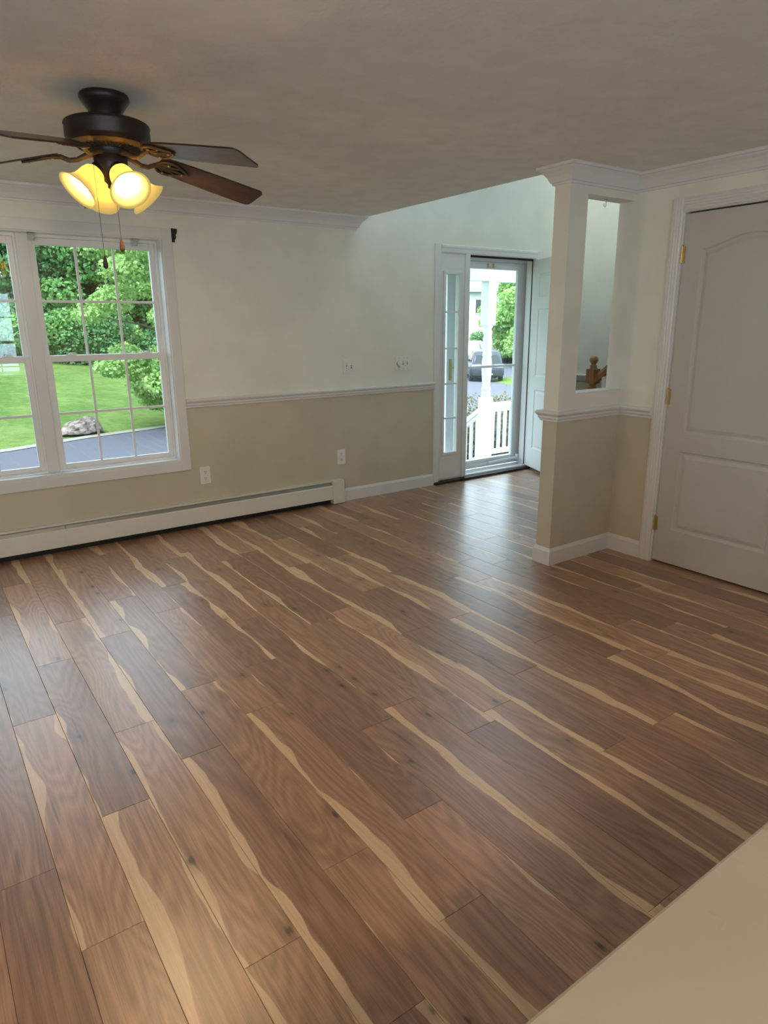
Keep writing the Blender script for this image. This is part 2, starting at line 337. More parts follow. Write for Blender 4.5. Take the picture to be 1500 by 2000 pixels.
def wall_panels(mb, axis, a0, a1, n0, n1, ztop, holes, zsplit=RAILZ):
    """wall along axis 'x' or 'y' between a0 and a1, thickness n0..n1, with rectangular holes (a0,a1,z0,z1); cream above, tan below"""
    xs = sorted({a0, a1, *[h[0] for h in holes], *[h[1] for h in holes]}); zs = sorted({0.0, zsplit, ztop, *[h[2] for h in holes], *[h[3] for h in holes]})
    for i in range(len(xs)-1):
        for j in range(len(zs)-1):
            x0, x1, z0, z1 = xs[i], xs[i+1], zs[j], zs[j+1]; cx, cz = (x0+x1)/2, (z0+z1)/2
            if any(h[0] < cx < h[1] and h[2] < cz < h[3] for h in holes): continue
            mt = TAN if cz < zsplit else CREAM
            if axis == 'x': mb.box(x0, n0, z0, x1, n1, z1, mt)
            else: mb.box(n0, x0, z0, n1, x1, z1, mt)
    return mb

# front wall
WX0, WX1, WZ0, WZ1 = -0.101, 1.585, 0.519, 2.050           # window opening
DX0, DX1, DZ1 = 4.035, 5.335, 2.098                        # entrance opening
b = MB(); wall_panels(b, 'x', XL, XR+0.15, W, WO, TOP, [(WX0, WX1, WZ0, WZ1), (DX0, DX1, 0.0, DZ1), (4.1, 5.4, 3.0, 4.6)])
tag(b.build('wall_front', WALLM), 'front wall, cream above the chair rail and tan below', kind='structure')
# right (closet) wall with the door hole, plus the half wall with the pass-through
CD0, CD1, CDZ = 1.548, 2.366, 2.080
b = MB(); wall_panels(b, 'y', YK, YB, XC, XC+0.115, CEIL+0.02, [(CD0, CD1, 0.0, CDZ)])
tag(b.build('wall_right', WALLM), 'wall holding the closet door, cream over tan', kind='structure')
PWX = 3.305; SILZ = 1.061; HEADZ = 2.171
b = MB(); wall_panels(b, 'x', XS, XC, YS, YB, CEIL+0.01, [(PWX, XC, SILZ, HEADZ)])
tag(b.build('wall_stub', WALLM), 'short wing wall with tall open pass-through beside the post', kind='structure')
b = MB(); b.box(PWX, YS-0.002, SILZ, XC, YB+0.002, SILZ+0.006); tag(b.build('trim_1', M['trim']), 'white sill of the pass-through', kind='structure')
# closet box behind
b = MB(); b.box(XC+0.115, YS, 0, 4.65, YB, CEIL+0.3, 0); b.box(4.55, YK, 0, 4.65, YS, CEIL+0.3, 0); b.box(XC+0.115, YK, CEIL, 4.55, YS, CEIL+0.3, 0); tag(b.build('wall_closet', WALLM), 'cream walls enclosing the closet', kind='structure')
# foyer side wall, left wall, back wall
b = MB(); wall_panels(b, 'y', YK, W, XR, XR+0.15, TOP, []); tag(b.build('wall_side', WALLM), 'side wall of the foyer beyond the stairs', kind='structure')
LW = []
b = MB(); wall_panels(b, 'y', YK-0.15, WO, XL-0.15, XL, CEIL+0.02, LW); tag(b.build('wall_left', WALLM), 'plain left wall', kind='structure')
BW = [(-2.70, -0.30, 0.10, 2.10), (-0.10, 1.55, WZ0, WZ1)]  # first opening is unseen glazing, added to brighten the room
BU = (3.45, 5.6, 2.95, 4.65)     # unseen upstairs hall window, added to light the foyer
b = MB(); wall_panels(b, 'x', XL, XR+0.15, YK-0.15, YK, TOP, BW + [BU]); tag(b.build('wall_back', WALLM), 'kitchen wall with windows, some added for daylight', kind='structure')
b = MB(); b.box(XL-0.15, YK-0.15, CEIL, XE, WO-0.16, CEIL+0.30); b.box(XE, YK-0.15, CEIL, XC+0.115, YB, CEIL+0.30)
tag(b.build('ceiling', M['ceiling']), 'textured off-white ceiling', kind='structure')
SK = (4.0, 5.1, 3.35, 4.25)      # unseen skylight, added to light the foyer
b = MB(); b.box(XL-0.15, YK-0.15, TOP, XR+0.15, SK[2], TOP+0.1); b.box(XL-0.15, SK[3], TOP, XR+0.15, WO, TOP+0.1); b.box(XL-0.15, SK[2], TOP, SK[0], SK[3], TOP+0.1); b.box(SK[1], SK[2], TOP, XR+0.15, SK[3], TOP+0.1); tag(b.build('ceiling_foyer', M['ceiling']), kind='structure')
b = MB(); b.box(XE-0.1, YK, CEIL+0.30, XE, W, TOP); tag(b.build('wall_upper', M['wall_up']), 'upper storey wall over the living room edge', kind='structure')

# ------------------------------------------------------------------ floor of planks
def plank_mesh(mb, x0, y0, w, l, base, u0=0.0, v0=0.0, uvs=None):
    g = 0.0004; t = 0.008; bv = 0.0011; zt = 0.0
    X0, X1, Y0, Y1 = x0+g, x0+w-g, y0+g, y0+l-g
    vs = [(X0,Y0,-t),(X1,Y0,-t),(X1,Y1,-t),(X0,Y1,-t),(X0,Y0,zt-bv*.6),(X1,Y0,zt-bv*.6),(X1,Y1,zt-bv*.6),(X0,Y1,zt-bv*.6),(X0+bv,Y0+bv,zt),(X1-bv,Y0+bv,zt),(X1-bv,Y1-bv,zt),(X0+bv,Y1-bv,zt)]
    fs = [(8,9,10,11)]
    for i in range(4):
        j = (i+1) % 4; fs += [(i, j, 4+j, 4+i), (4+i, 4+j, 8+j, 8+i)]
    mb.add(vs, fs)
    if uvs is not None: uvs += [(v[0]-x0+u0, v[1]-y0+v0) for v in vs]
def plank_data(name, mb, uvs):
    me = bpy.data.meshes.new(name); me.from_pydata(mb.v, [], mb.f); me.update()
    lay = me.uv_layers.new(name='UVMap')
    for lp in me.loops: lay.data[lp.index].uv = uvs[lp.vertex_index]
    me.materials.append(M['plank']); return me
b = MB(); b.box(XL-0.15, YK-0.15, -0.30, XR+0.15, WO-0.01, -0.008)
floor = tag(b.build('floor', M['dark']), 'wide-plank wood-look floor, brown heartwood with pale sapwood streaks', kind='structure')
rng = random.Random(7)
known = {-2: 1.822, -1: 1.497, 0: 1.96, 1: 1.22, 2: 2.098, 3: 1.369, 4: 1.05, 9: 1.694, 11: 1.83, 12: 2.436}
full_b = MB(); full_uv = []; plank_mesh(full_b, 0, 0, PW, PL, 0, uvs=full_uv); full_me = plank_data('plank', full_b, full_uv)
rest_b = MB(); rest_uv = []; npl = 0
FY0, FY1 = YK, W-0.004; FX0, FX1 = XL, XR
for k in range(-24, 37):
    x0 = 0.285 + PW*k; xa, xb = max(x0, FX0), min(x0+PW, FX1)
    if xb - xa < 0.01: continue
    ph = known.get(k, rng.uniform(0, PL)); y = ph - PL*math.ceil((ph-FY0)/PL)
    while y < FY1:
        ya, yb = max(y, FY0), min(y+PL, FY1); y += PL
        if yb - ya < 0.02: continue
        vis = False
        for fx in (0, .5, 1):
            for fy in (0, .25, .5, .75, 1):
                q = to_px((xa+(xb-xa)*fx, ya+(yb-ya)*fy, 0))
                if q and -20 < q[0] < 1520 and 800 < q[1] < 2020: vis = True
        if xa > XC+0.1 and yb < YB: vis = False
        if xa > 4.9 and yb < 4.0: vis = False
        if vis and npl < 300:
            npl += 1
            if yb-ya > PL-1e-4 and xb-xa > PW-1e-4:
                o = link('plank', full_me, floor); o.location = (x0, ya, 0)
            else:
                pb = MB(); pu = []; plank_mesh(pb, 0, 0, xb-xa, yb-ya, 0, xa-x0, ya-(y-PL), pu)
                o = link('plank', plank_data('plank', pb, pu), floor); o.location = (xa, ya, 0)
        else: plank_mesh(rest_b, xa, ya, xb-xa, yb-ya, 0, 0, 0, rest_uv)
tag(link('plank_field', plank_data('plank_field', rest_b, rest_uv), floor), kind='stuff')

# ------------------------------------------------------------------ trims
CROWN = [(0, CEIL), (0, 2.212), (0.012, 2.212), (0.014, 2.222), (0.022, 2.226), (0.026, 2.236), (0.034, 2.252), (0.048, 2.270), (0.062, 2.282), (0.068, 2.290), (0.078, 2.292), (0.078, CEIL)]
CHAIR = [(0, 0.905), (0.012, 0.905), (0.014, 0.918), (0.022, 0.924), (0.022, 0.936), (0.030, 0.944), (0.036, 0.952), (0.036, 0.960), (0.028, 0.968), (0, 0.968)]
BASE = [(0, 0.0), (0.014, 0.0), (0.014, 0.088), (0.008, 0.100), (0.004, 0.108), (0, 0.108)]
def trim(n, prof, paths, label):
    b = MB()
    for p in paths: b.sweep(prof, p)
    return tag(b.build(n, M['trim']), label, kind='structure')
trim('trim_2', CROWN, [[(XL, W), (XE-0.078, W), (XE-0.078, W+0.02)]], 'white crown moulding on the front wall, ending in a mitred return')
trim('trim_3', CROWN, [[(XS+0.10, YB), (XS, YB), (XS, YS), (XC, YS), (XC, YK)][::-1][::-1]], 'white crown moulding wrapping the post and closet wall')
trim('trim_4', CHAIR, [[(1.655, W), (3.975, W)]], 'white chair rail on the front wall')
trim('trim_5', CHAIR, [[(PWX+0.4, YB), (XS, YB), (XS, YS), (XC, YS), (XC, 2.437)]], 'white chair rail wrapping the half wall')
trim('trim_6', CHAIR, [[(XR, W), (XR, 3.9)]], 'white chair rail on the foyer side wall')
trim('baseboard_front', BASE, [[(2.95, W), (3.975, W)]], 'white baseboard on the front wall')
trim('baseboard_stub', BASE, [[(XC, YB), (XS, YB), (XS, YS), (XC, YS), (XC, 2.437)]], 'white baseboard around the half wall')
trim('baseboard_side', BASE, [[(XR, W), (XR, 3.7)]], 'white baseboard in the foyer')
trim('baseboard_right', BASE, [[(XC, 1.47), (XC, YK)]], 'white baseboard on the closet wall')

# ------------------------------------------------------------------ windows (local: x along the wall, y outward, z up; origin at lower left of one unit)
def make_unit(root, x0, x1, z0, z1, latches=True, glass='screened'):
    """double-hung unit between x0..x1, z0..z1; frame at depth 0.09"""
    f = 0.012
    b = MB(); d0, d1 = 0.085, 0.155
    b.box(x0, d0, z0, x0+f, d1, z1); b.box(x1-f, d0, z0, x1, d1, z1); b.box(x0+f, d0, z0, x1-f, d1, z0+f); b.box(x0+f, d0, z1-f*1.6, x1-f, d1, z1)
    b.box(x0+f, d0+0.034, z0+f, x0+f+0.016, d0+0.038, z1-f); b.box(x1-f-0.016, d0+0.034, z0+f, x1-f, d0+0.038, z1-f)
    b.build('window_frame', M['vinyl'], root)
    zm = z0 + (z1-z0)*0.4934
    for nm, za, zb, dy, bot, topr in (('upper_sash', zm-0.016, z1-f*1.6, 0.124, 0.036, 0.042), ('lower_sash', z0+f, zm+0.018, 0.092, 0.030, 0.040)):
        s = MB(); xa, xb = x0+f, x1-f; st = 0.034 if nm == 'lower_sash' else 0.030
        s.box(xa, dy, za, xa+st, dy+0.03, zb, 0, 0.002); s.box(xb-st, dy, za, xb, dy+0.03, zb, 0, 0.002)
        s.box(xa+st, dy, za, xb-st, dy+0.03, za+bot, 0, 0.002); s.box(xa+st, dy, zb-topr, xb-st, dy+0.03, zb, 0, 0.002)
        so = s.build(nm, M['vinyl'], root)
        ga, gb, gc, gd = xa+st, xb-st, za+bot, zb-topr
        g = MB(); g.box(ga-0.004, dy+0.013, gc-0.004, gb+0.004, dy+0.016, gd+0.004); g.build('pane', M[glass], so)
        for k in (1, 2):
            mm = MB(); xm = ga + (gb-ga)*k/3; mm.box(xm-0.008, dy+0.010, gc, xm+0.008, dy+0.020, gd, 0, 0.002); mm.build('muntin', M['vinyl'], so)
        mm = MB(); zc = (gc+gd)/2; mm.box(ga, dy+0.009, zc-0.008, gb, dy+0.021, zc+0.008, 0, 0.002); mm.build('muntin', M['vinyl'], so)
        if nm == 'lower_sash' and latches:
            for t in (0.2, 0.84):
                q = MB(); xl = xa + (xb-xa)*t; q.box(xl-0.034, dy-0.002, zb, xl+0.034, dy+0.026, zb+0.005, 0, 0.002); q.lathe([(0.012, 0), (0.012, 0.010), (0.006, 0.013)], (xl, dy+0.012, zb+0.004), n=14)
                q.box(xl-0.006, dy-0.006, zb+0.010, xl+0.030, dy+0.006, zb+0.016, 0, 0.002); q.build('sash_lock', M['vinyl'], so)
def window_trim(n, root_loc, rz, x0, x1, z0, z1, label, mull=None, cw=0.069):
    r = empty(n, root_loc, rz); tag(r, label, kind='structure')
    for a0, a1, c0, c1 in ((x0-cw, x0, z0-cw, z1+cw), (x1, x1+cw, z0-cw, z1+cw), (x0, x1, z1, z1+cw), (x0, x1, z0-cw, z0)):
        q = MB(); q.box(a0, -0.017, c0, a1, 0.0, c1, 0, 0.003); q.build('casing_board', M['trim'], r)
    q = MB(); t = 0.008
    q.box(x0, -0.004, z0, x0+t, 0.088, z1); q.box(x1-t, -0.004, z0, x1, 0.088, z1); q.box(x0+t, -0.004, z1-t, x1-t, 0.088, z1); q.build('jamb', M['trim'], r)
    q = MB(); q.box(x0+t, -0.006, z0, x1-t, 0.088, z0+0.016, 0, 0.002); q.build('sill', M['trim'], r)
    if mull: q = MB(); q.box(mull-0.036, 0.07, z0+0.016, mull+0.036, 0.155, z1-t, 0, 0.003); q.build('mullion', M['trim'], r)
    return r
window_trim('trim_7', (0, W, 0), 0, WX0, WX1, WZ0, WZ1, 'white casing and sill around the paired front windows', 0.742)
UZ0, UZ1 = WZ0+0.018, WZ1-0.006
r = tag(empty('window_1', (0, W, 0)), 'right hand double-hung front window, six panes a sash', kind='structure'); make_unit(r, 0.778, WX1-0.008, UZ0, UZ1)
r = tag(empty('window_2', (0, W, 0)), 'left hand double-hung front window cut off by the frame edge', kind='structure'); make_unit(r, WX0+0.008, 0.706, UZ0, UZ1)
portal('portal_front', (0.742, W+0.17, 1.285), (1.66, 1.5), (0, -1, 0))
wi = 3
for (a, c, z0, z1), org, rz, pd in [((*h,), (0, YK, 0), math.pi, (0, 1, 0)) for h in BW] + [((*h,), (XL, 0, 0), math.pi/2, (1, 0, 0)) for h in LW]:
    la, lc = (-c, -a) if rz > 3 else (a, c)
    r = tag(empty('window_%d' % wi, org, rz), kind='structure')
    mid = (la+lc)/2; make_unit(r, la+0.008, mid-0.036, z0+0.018, z1-0.006, False, 'glass'); make_unit(r, mid+0.036, lc-0.008, z0+0.018, z1-0.006, False, 'glass')
    window_trim('trim_%d' % (wi+5), org, rz, la, lc, z0, z1, 'white window casing on an unseen wall', mid, 0.05)
    cpt = ((a+c)/2, YK-0.17, (z0+z1)/2) if rz > 3 else (XL-0.17, (a+c)/2, (z0+z1)/2)
    portal('portal_%d' % wi, cpt, (c-a, z1-z0), pd); wi += 1
# upstairs windows: above the entrance, plus one added for light at the far hall end
def fixed_window(n, y, sgn, x0, x1, z0, z1):
    r = tag(empty(n, (0, y, 0)), kind='structure'); q = MB(); e = 0.05; xm = (x0+x1)/2
    for a, c, za, zb in ((x0, x0+e, z0, z1), (x1-e, x1, z0, z1), (x0+e, x1-e, z0, z0+e), (x0+e, x1-e, z1-e, z1), (xm-e/2, xm+e/2, z0+e, z1-e)): q.box(a, min(0, sgn*0.1), za, c, max(0, sgn*0.1), zb)
    q.build('window_frame', M['vinyl'], r); q = MB(); q.box(x0+e, sgn*0.052-0.002, z0+e, x1-e, sgn*0.052+0.002, z1-e); q.build('pane', M['glass'], r)
    portal('portal_'+n, (xm, y+sgn*0.17, (z0+z1)/2), (x1-x0, z1-z0), (0, -sgn, 0))
r = tag(empty('window_10', (0, 0, TOP)), kind='structure'); q = MB(); e = 0.05
for a, c, ya, yb in ((SK[0], SK[0]+e, SK[2], SK[3]), (SK[1]-e, SK[1], SK[2], SK[3]), (SK[0]+e, SK[1]-e, SK[2], SK[2]+e), (SK[0]+e, SK[1]-e, SK[3]-e, SK[3])): q.box(a, ya, 0.02, c, yb, 0.14)
q.build('window_frame', M['vinyl'], r); q = MB(); q.box(SK[0]+e, SK[2]+e, 0.08, SK[1]-e, SK[3]-e, 0.085); q.build('pane', M['glass'], r)
portal('portal_skylight', ((SK[0]+SK[1])/2, (SK[2]+SK[3])/2, TOP+0.16), (SK[1]-SK[0], SK[3]-SK[2]), (0, 0, -1))
fixed_window('window_7', W, 1, 4.1, 5.4, 3.0, 4.6); fixed_window('window_9', YK, -1, *BU)

# ------------------------------------------------------------------ closet door
def raised_door(prefix, w, h, t, panels, mat, parent):
    """slab in local x 0..w, z 0..h, room face at y=0 (outward normal -y) with moulded panels: list of closed outlines (x,z)"""
    o = MB(); o.box(0, 0.010, 0, w, t, h)
    # face skin with panel openings by bmesh: fill with holes
    bm = bmesh.new(); edges = []
    def ring(pts, y):
        vs = [bm.verts.new((x, y, z)) for x, z in pts]; es = [bm.edges.new((vs[i], vs[(i+1) % len(vs)])) for i in range(len(vs))]; return vs, es
    ov, oe = ring([(0, 0), (w, 0), (w, h), (0, h)], 0.0); edges += oe; prs = []
    for pts in panels: vs, es = ring(pts, 0.0); edges += es; prs.append((pts, vs))
    bmesh.ops.triangle_fill(bm, edges=edges, use_beauty=True)
    bv = [bm.verts.new((x, 0.012, z)) for x, z in [(0, 0), (w, 0), (w, h), (0, h)]]
    for i in range(4): bm.faces.new((ov[i], ov[(i+1) % 4], bv[(i+1) % 4], bv[i]))
    o.frombm(bm); bm.free()
    slab = o.build(prefix + 'slab', mat, parent)
    for pts in panels:
        cx = sum(p[0] for p in pts)/len(pts); n = len(pts)
        def inset(d):
            out = []
            for i in range(n):
                a, b2, c2 = Vector(pts[i-1]), Vector(pts[i]), Vector(pts[(i+1) % n])
                t1 = (b2-a).normalized(); t2 = (c2-b2).normalized(); n1 = Vector((-t1.y, t1.x)); n2 = Vector((-t2.y, t2.x)); mm = n1+n2; mm /= max(0.3, mm.dot(n1)); out.append(b2 + mm*d)
            return out
        levels = [(0.0, 0.0), (0.006, 0.007), (0.014, 0.009), (0.020, 0.009), (0.040, 0.003)]
        v = []; f = []
        for d, y in levels: v += [(p.x, y, p.y) for p in inset(d)]
        for j in range(len(levels)-1):
            for i in range(n): f.append((j*n+i, j*n+(i+1) % n, (j+1)*n+(i+1) % n, (j+1)*n+i))
        f.append(tuple(range((len(levels)-1)*n, len(levels)*n)))
        p = MB(); p.add(v, f); p.build('panel', mat, parent if False else slab)
    return slab
DW = 0.786
cdoor = empty('door_1', (XC+0.012, 2.351, 0.012), -math.pi/2); tag(cdoor, 'white two-panel arch-top closet door with brass hinges', kind='structure')
def arch(xa, xb, z0, z1, rise, n=18):
    pts = [(xa, z0), (xb, z0)]
    for i in range(n+1):
        t = i/n; x = xb + (xa-xb)*t; s = 0.5-0.5*math.cos(2*math.pi*t); pts.append((x, z1 + rise*s**0.8))
    return pts
slab = raised_door('door_', DW, 2.046, 0.036, [[(0.108, 0.218), (0.678, 0.218), (0.678, 0.712), (0.108, 0.712)], arch(0.112, 0.674, 0.820, 1.852, 0.062)], M['door'], cdoor)
for z in (1.83, 1.03, 0.240):
    q = MB(); q.box(-0.016, -0.006, z-0.045, 0.012, 0.002, z+0.045, 0, 0.001)
    for k in range(5): q.lathe([(0.0065, 0), (0.0065, 0.0165)], (-0.003, -0.009, z-0.0445+k*0.018), n=12)
    q.lathe([(0.005, 0), (0.0065, 0.004), (0.003, 0.008)], (-0.003, -0.009, z+0.046), n=12); q.build('hinge', M['brass'], cdoor)
q = MB(); q.lathe([(0.030, 0), (0.030, 0.006), (0.012, 0.010), (0.011, 0.035), (0.026, 0.045), (0.028, 0.058), (0.018, 0.068), (0.0, 0.070)], (DW-0.06, 0, 0.93), (0, -1, 0), 24); q.build('knob', M['brass'], cdoor)
# fluted casing and jamb around it
def fluted(lo, hi, out):   # profile across the casing, as offsets along the width and depth
    w = hi-lo; return [(lo, 0), (lo, 0.010), (lo+w*.10, 0.016), (lo+w*.2, 0.016), (lo+w*.25, 0.012), (lo+w*.32, 0.016), (lo+w*.42, 0.016), (lo+w*.47, 0.012), (lo+w*.54, 0.016), (lo+w*.64, 0.016), (lo+w*.69, 0.012), (lo+w*.78, 0.014), (hi, 0.009), (hi, 0)]
r = tag(empty('trim_20', (0, 0, 0)), 'white fluted casing around the closet door', kind='structure')
for lo, hi in ((2.362, 2.437), (1.478, 1.553)):
    pr = fluted(0, 0.075, 1); pr = pr if lo > 2 else [(0.075-a, d) for a, d in pr][::-1]
    q = MB(); q.prism([(lo+a, d) for a, d in pr], 0, 2.143, lambda a, d, z: (XC-d, a, z)); q.build('casing_board', M['trim'], r)
q = MB(); q.prism([(2.070+a, d) for a, d in fluted(0, 0.073, 1)], 1.553, 2.362, lambda z, d, a: (XC-d, a, z)); q.build('casing_board', M['trim'], r)
q = MB(); q.box(XC-0.001, 2.353, 0, XC+0.115, 2.366, 2.08); q.box(XC-0.001, 1.548, 0, XC+0.115, 1.561, 2.08); q.box(XC-0.001, 1.561, 2.066, XC+0.115, 2.353, 2.08)
q.build('jamb', M['trim'], r)
q = MB(); q.box(XC+0.05, 1.561, 0, XC+0.06, 2.353, 2.066); q.build('stop', M['dark'], r)

# ------------------------------------------------------------------ entrance: casing, sidelight, storm door, open door leaf
def prof_casing(x0, x1, mirror=False):
    w = x1-x0; p = [(0, 0), (0, 0.010), (w*.12, 0.018), (w*.35, 0.018), (w*.45, 0.013), (w*.85, 0.011), (w, 0.007), (w, 0)]
    if mirror: p = [(w-a, d) for a, d in p][::-1]
    return [(x0+a, d) for a, d in p]
r = tag(empty('trim_21'), 'white moulded casing around the entrance and its sidelight', kind='structure')
q = MB(); q.prism(prof_casing(3.975, 4.047), 0, 2.154, lambda a, d, z: (a, W-d, z)); q.build('casing_board', M['trim'], r)
q = MB(); q.prism(prof_casing(5.263, 5.345, True), 0, 2.154, lambda a, d, z: (a, W-d, z)); q.build('casing_board', M['trim'], r)
q = MB(); q.prism(prof_casing(2.086, 2.154, True), 4.047, 5.263, lambda z, d, a: (a, W-d, z)); q.build('casing_board', M['trim'], r)
q = MB(); q.box(4.335, W-0.008, 0.03, 4.390, W+0.115, 2.086, 0, 0.003); q.build('mullion_post', M['trim'], r)
q = MB(); q.box(5.255, W+0.0, 0.03, 5.335, W+0.115, 2.098); q.box(4.390, W+0.0, 2.084, 5.255, WO+0.02, 2.098); q.box(4.035, W, 0.03, 4.045, WO, 2.098); q.build('jamb', M['trim'], r)
q = MB(); q.box(4.39, W+0.035, 2.068, 5.255, W+0.055, 2.084); q.build('weather_strip', M['dark'], r)
q = MB(); q.box(5.250, W+0.034, 0.04, 5.256, W+0.042, 2.084); q.build('weather_strip', M['dark'], r)
b = MB(); b.box(3.98, W-0.045, 0.0, 5.27, W+0.02, 0.022, 0, 0.003); tag(b.build('trim_22', M['threshold']), 'dark threshold strip below the entrance', kind='structure')
b = MB(); b.box(4.035, W+0.02, 0.0, 5.335, WO+0.10, 0.036, 0, 0.004); tag(b.build('trim_23', M['alu']), 'pale door sill under the storm door', kind='structure')
r = tag(empty('window_8', (0, W, 0)), 'narrow white sidelight with five stacked panes', kind='structure')
sx0, sx1, sz0, sz1 = 4.108, 4.266, 0.294, 1.906
q = MB(); q.box(4.045, 0.004, 0.036, sx0, 0.046, 2.098); q.box(sx1, 0.004, 0.036, 4.335, 0.046, 2.098); q.box(sx0, 0.004, 0.036, sx1, 0.046, sz0); q.box(sx0, 0.004, sz1, sx1, 0.046, 2.098); q.build('panel_body', M['entry'], r)
q = MB(); e = 0.026
for a, c, z0, z1 in ((sx0-e, sx0, sz0-e, sz1+e), (sx1, sx1+e, sz0-e, sz1+e), (sx0, sx1, sz0-e, sz0), (sx0, sx1, sz1, sz1+e)): q.box(a, -0.006, z0, c, 0.004, z1, 0, 0.003)
q.build('glazing_bead', M['entry'], r)
q = MB(); q.box(sx0, 0.022, sz0, sx1, 0.026, sz1); q.build('pane', M['glass'], r)
for k in range(1, 5):
    zz = sz0 + (sz1-sz0)*k/5; q = MB(); q.box(sx0, 0.014, zz-0.007, sx1, 0.032, zz+0.007, 0, 0.002); q.build('muntin', M['vinyl'], r)
portal('portal_door', (4.69, WO+0.12, 1.06), (1.30, 2.05), (0, -1, 0))
# storm door
sd = tag(empty('door_2', (0, 0, 0)), 'white full-glass storm door standing closed with brass handle', kind='structure')
y0 = W+0.150
q = MB(); q.box(4.258, y0, 0.036, 4.283, y0+0.06, 2.085); q.box(5.310, y0, 0.036, 5.334, y0+0.06, 2.085); q.box(4.283, y0, 2.052, 5.310, y0+0.06, 2.085); q.build('door_frame', M['alu'], sd)
q = MB(); q.box(4.285, y0+0.02, 0.045, 4.375, y0+0.055, 2.050, 0, 0.003); q.box(5.195, y0+0.02, 0.045, 5.308, y0+0.055, 2.050, 0, 0.003); q.box(4.375, y0+0.02, 1.985, 5.195, y0+0.055, 2.050, 0, 0.003); q.box(4.375, y0+0.02, 0.045, 5.195, y0+0.055, 0.130, 0, 0.003)
q.box(4.375, y0+0.012, 0.060, 5.195, y0+0.02, 0.070); q.box(4.375, y0+0.012, 0.108, 5.195, y0+0.02, 0.118); leaf = q.build('door_leaf', M['alu'], sd)
q = MB(); q.box(4.371, y0+0.034, 0.126, 5.199, y0+0.038, 1.989); q.build('pane', M['glass'], leaf)
q = MB(); q.box(4.375, y0+0.022, 1.052, 5.195, y0+0.05, 1.074, 0, 0.003); q.build('glazing_bar', M['alu'], leaf)
q = MB(); q.tube([(4.84, y0-0.005, 0.085), (5.27, y0-0.02, 0.100)], 0.014, 10); q.tube([(4.72, y0-0.003, 0.080), (4.84, y0-0.005, 0.085)], 0.005, 8); q.box(5.235, y0-0.032, 0.068, 5.285, y0+0.0, 0.135, 0, 0.003); q.build('door_closer', M['alu'], sd)
for x in (4.775, 4.845):
    q = MB(); q.box(x-0.005, y0+0.006, 2.000, x+0.005, y0+0.02, 2.036, 0, 0.001); q.box(x-0.005, y0+0.000, 1.998, x+0.022, y0+0.008, 2.006, 0, 0.001); q.build('hanger_hook', M['brass'], leaf)
q = MB(); q.box(4.306, y0+0.010, 0.955, 4.336, y0+0.021, 1.155, 0, 0.004); q.tube([(4.321, y0+0.012, 1.075), (4.321, y0-0.022, 1.075), (4.366, y0-0.028, 1.075)], 0.008, 10); q.lathe([(0.011, 0), (0.011, 0.014)], (4.321, y0+0.012, 0.985), (0, -1, 0), 16); q.build('handle', M['brass'], leaf)
# open entrance door leaf (hinged on the right, swung into the foyer)
fd = tag(empty('door_3', (5.250, W+0.002, 0.034), -math.pi/2 - math.radians(22.5)), 'white six-panel entrance door standing open into the foyer', kind='structure')
pan = []
for xa, xb in ((0.115, 0.395), (0.475, 0.755)):
    for za, zb in ((0.20, 0.80), (0.93, 1.58), (1.69, 1.91)): pan.append([(xa, za), (xb, za), (xb, zb), (xa, zb)])
raised_door('door_', 0.87, 2.04, 0.044, pan, M['entry'], fd)
q = MB(); q.box(0.80, -0.006, 0.90, 0.84, 0.0, 1.10, 0, 0.002); q.tube([(0.82, 0, 0.965), (0.82, -0.045, 0.965), (0.73, -0.055, 0.965)], 0.009, 10); q.build('handle', M['brass'], fd)

# ------------------------------------------------------------------ stairs, newel, handrail
st = tag(empty('staircase', (4.78, 3.62, 0)), 'staircase rising behind the pass-through along the foyer side wall', 'stairs')
RISE, RUN = 0.19, 0.25
for k in range(9):
    q = MB(); q.box(0.0, -RUN*(k+1), 0.0, 0.965, -RUN*k, RISE*(k+1)-0.03); q.build('riser', M['trim'], st)
    q = MB(); q.box(-0.02, -RUN*(k+1), RISE*(k+1)-0.03, 0.965, -RUN*k+0.03, RISE*(k+1), 0, 0.006); q.build('tread', M['oak'], st)
ban = tag(empty('stair_banister', (4.75, 3.69, 0)), 'honey oak newel post with ball finial and sloping handrail', 'banister')
q = MB(); h = 0.042; q.box(-h, -h, 0, h, h, 0.42, 0, 0.004); q.box(-h, -h, 0.985, h, h, 1.105, 0, 0.004)
q.lathe([(0.040, 0.42), (0.030, 0.45), (0.036, 0.47), (0.024, 0.50), (0.030, 0.62), (0.034, 0.75), (0.026, 0.88), (0.036, 0.90), (0.028, 0.925), (0.037, 0.945), (0.030, 0.960), (0.040, 0.985)], n=24)
q.lathe([(0.034, 1.105), (0.034, 1.111), (0.026, 1.116), (0.030, 1.126), (0.030, 1.132), (0.018, 1.140), (0.022, 1.148), (0.032, 1.160), (0.036, 1.175), (0.034, 1.190), (0.024, 1.203), (0.0, 1.210)], n=28); q.build('newel_post', M['oak'], ban)
sl = RISE/RUN; q = MB(); pr = [(-0.028, -0.03), (0.028, -0.03), (0.030, 0.005), (0.024, 0.028), (0, 0.036), (-0.024, 0.028), (-0.030, 0.005)]
q.prism(pr, 0.04, 2.3, lambda x, z, t: (x, -t, 1.025 + z*1.2 + (t-0.04)*sl)); q.build('handrail', M['oak'], ban)
for k in range(18):
    t = 0.115 + 0.122*k; zb = RISE*(math.floor((t-0.07)/RUN)+1); q = MB(); q.box(-0.014, -t-0.014, zb-0.01, 0.014, -t+0.014, 0.995 + (t-0.04)*sl, 0, 0.003); q.build('baluster', M['trim'], ban)

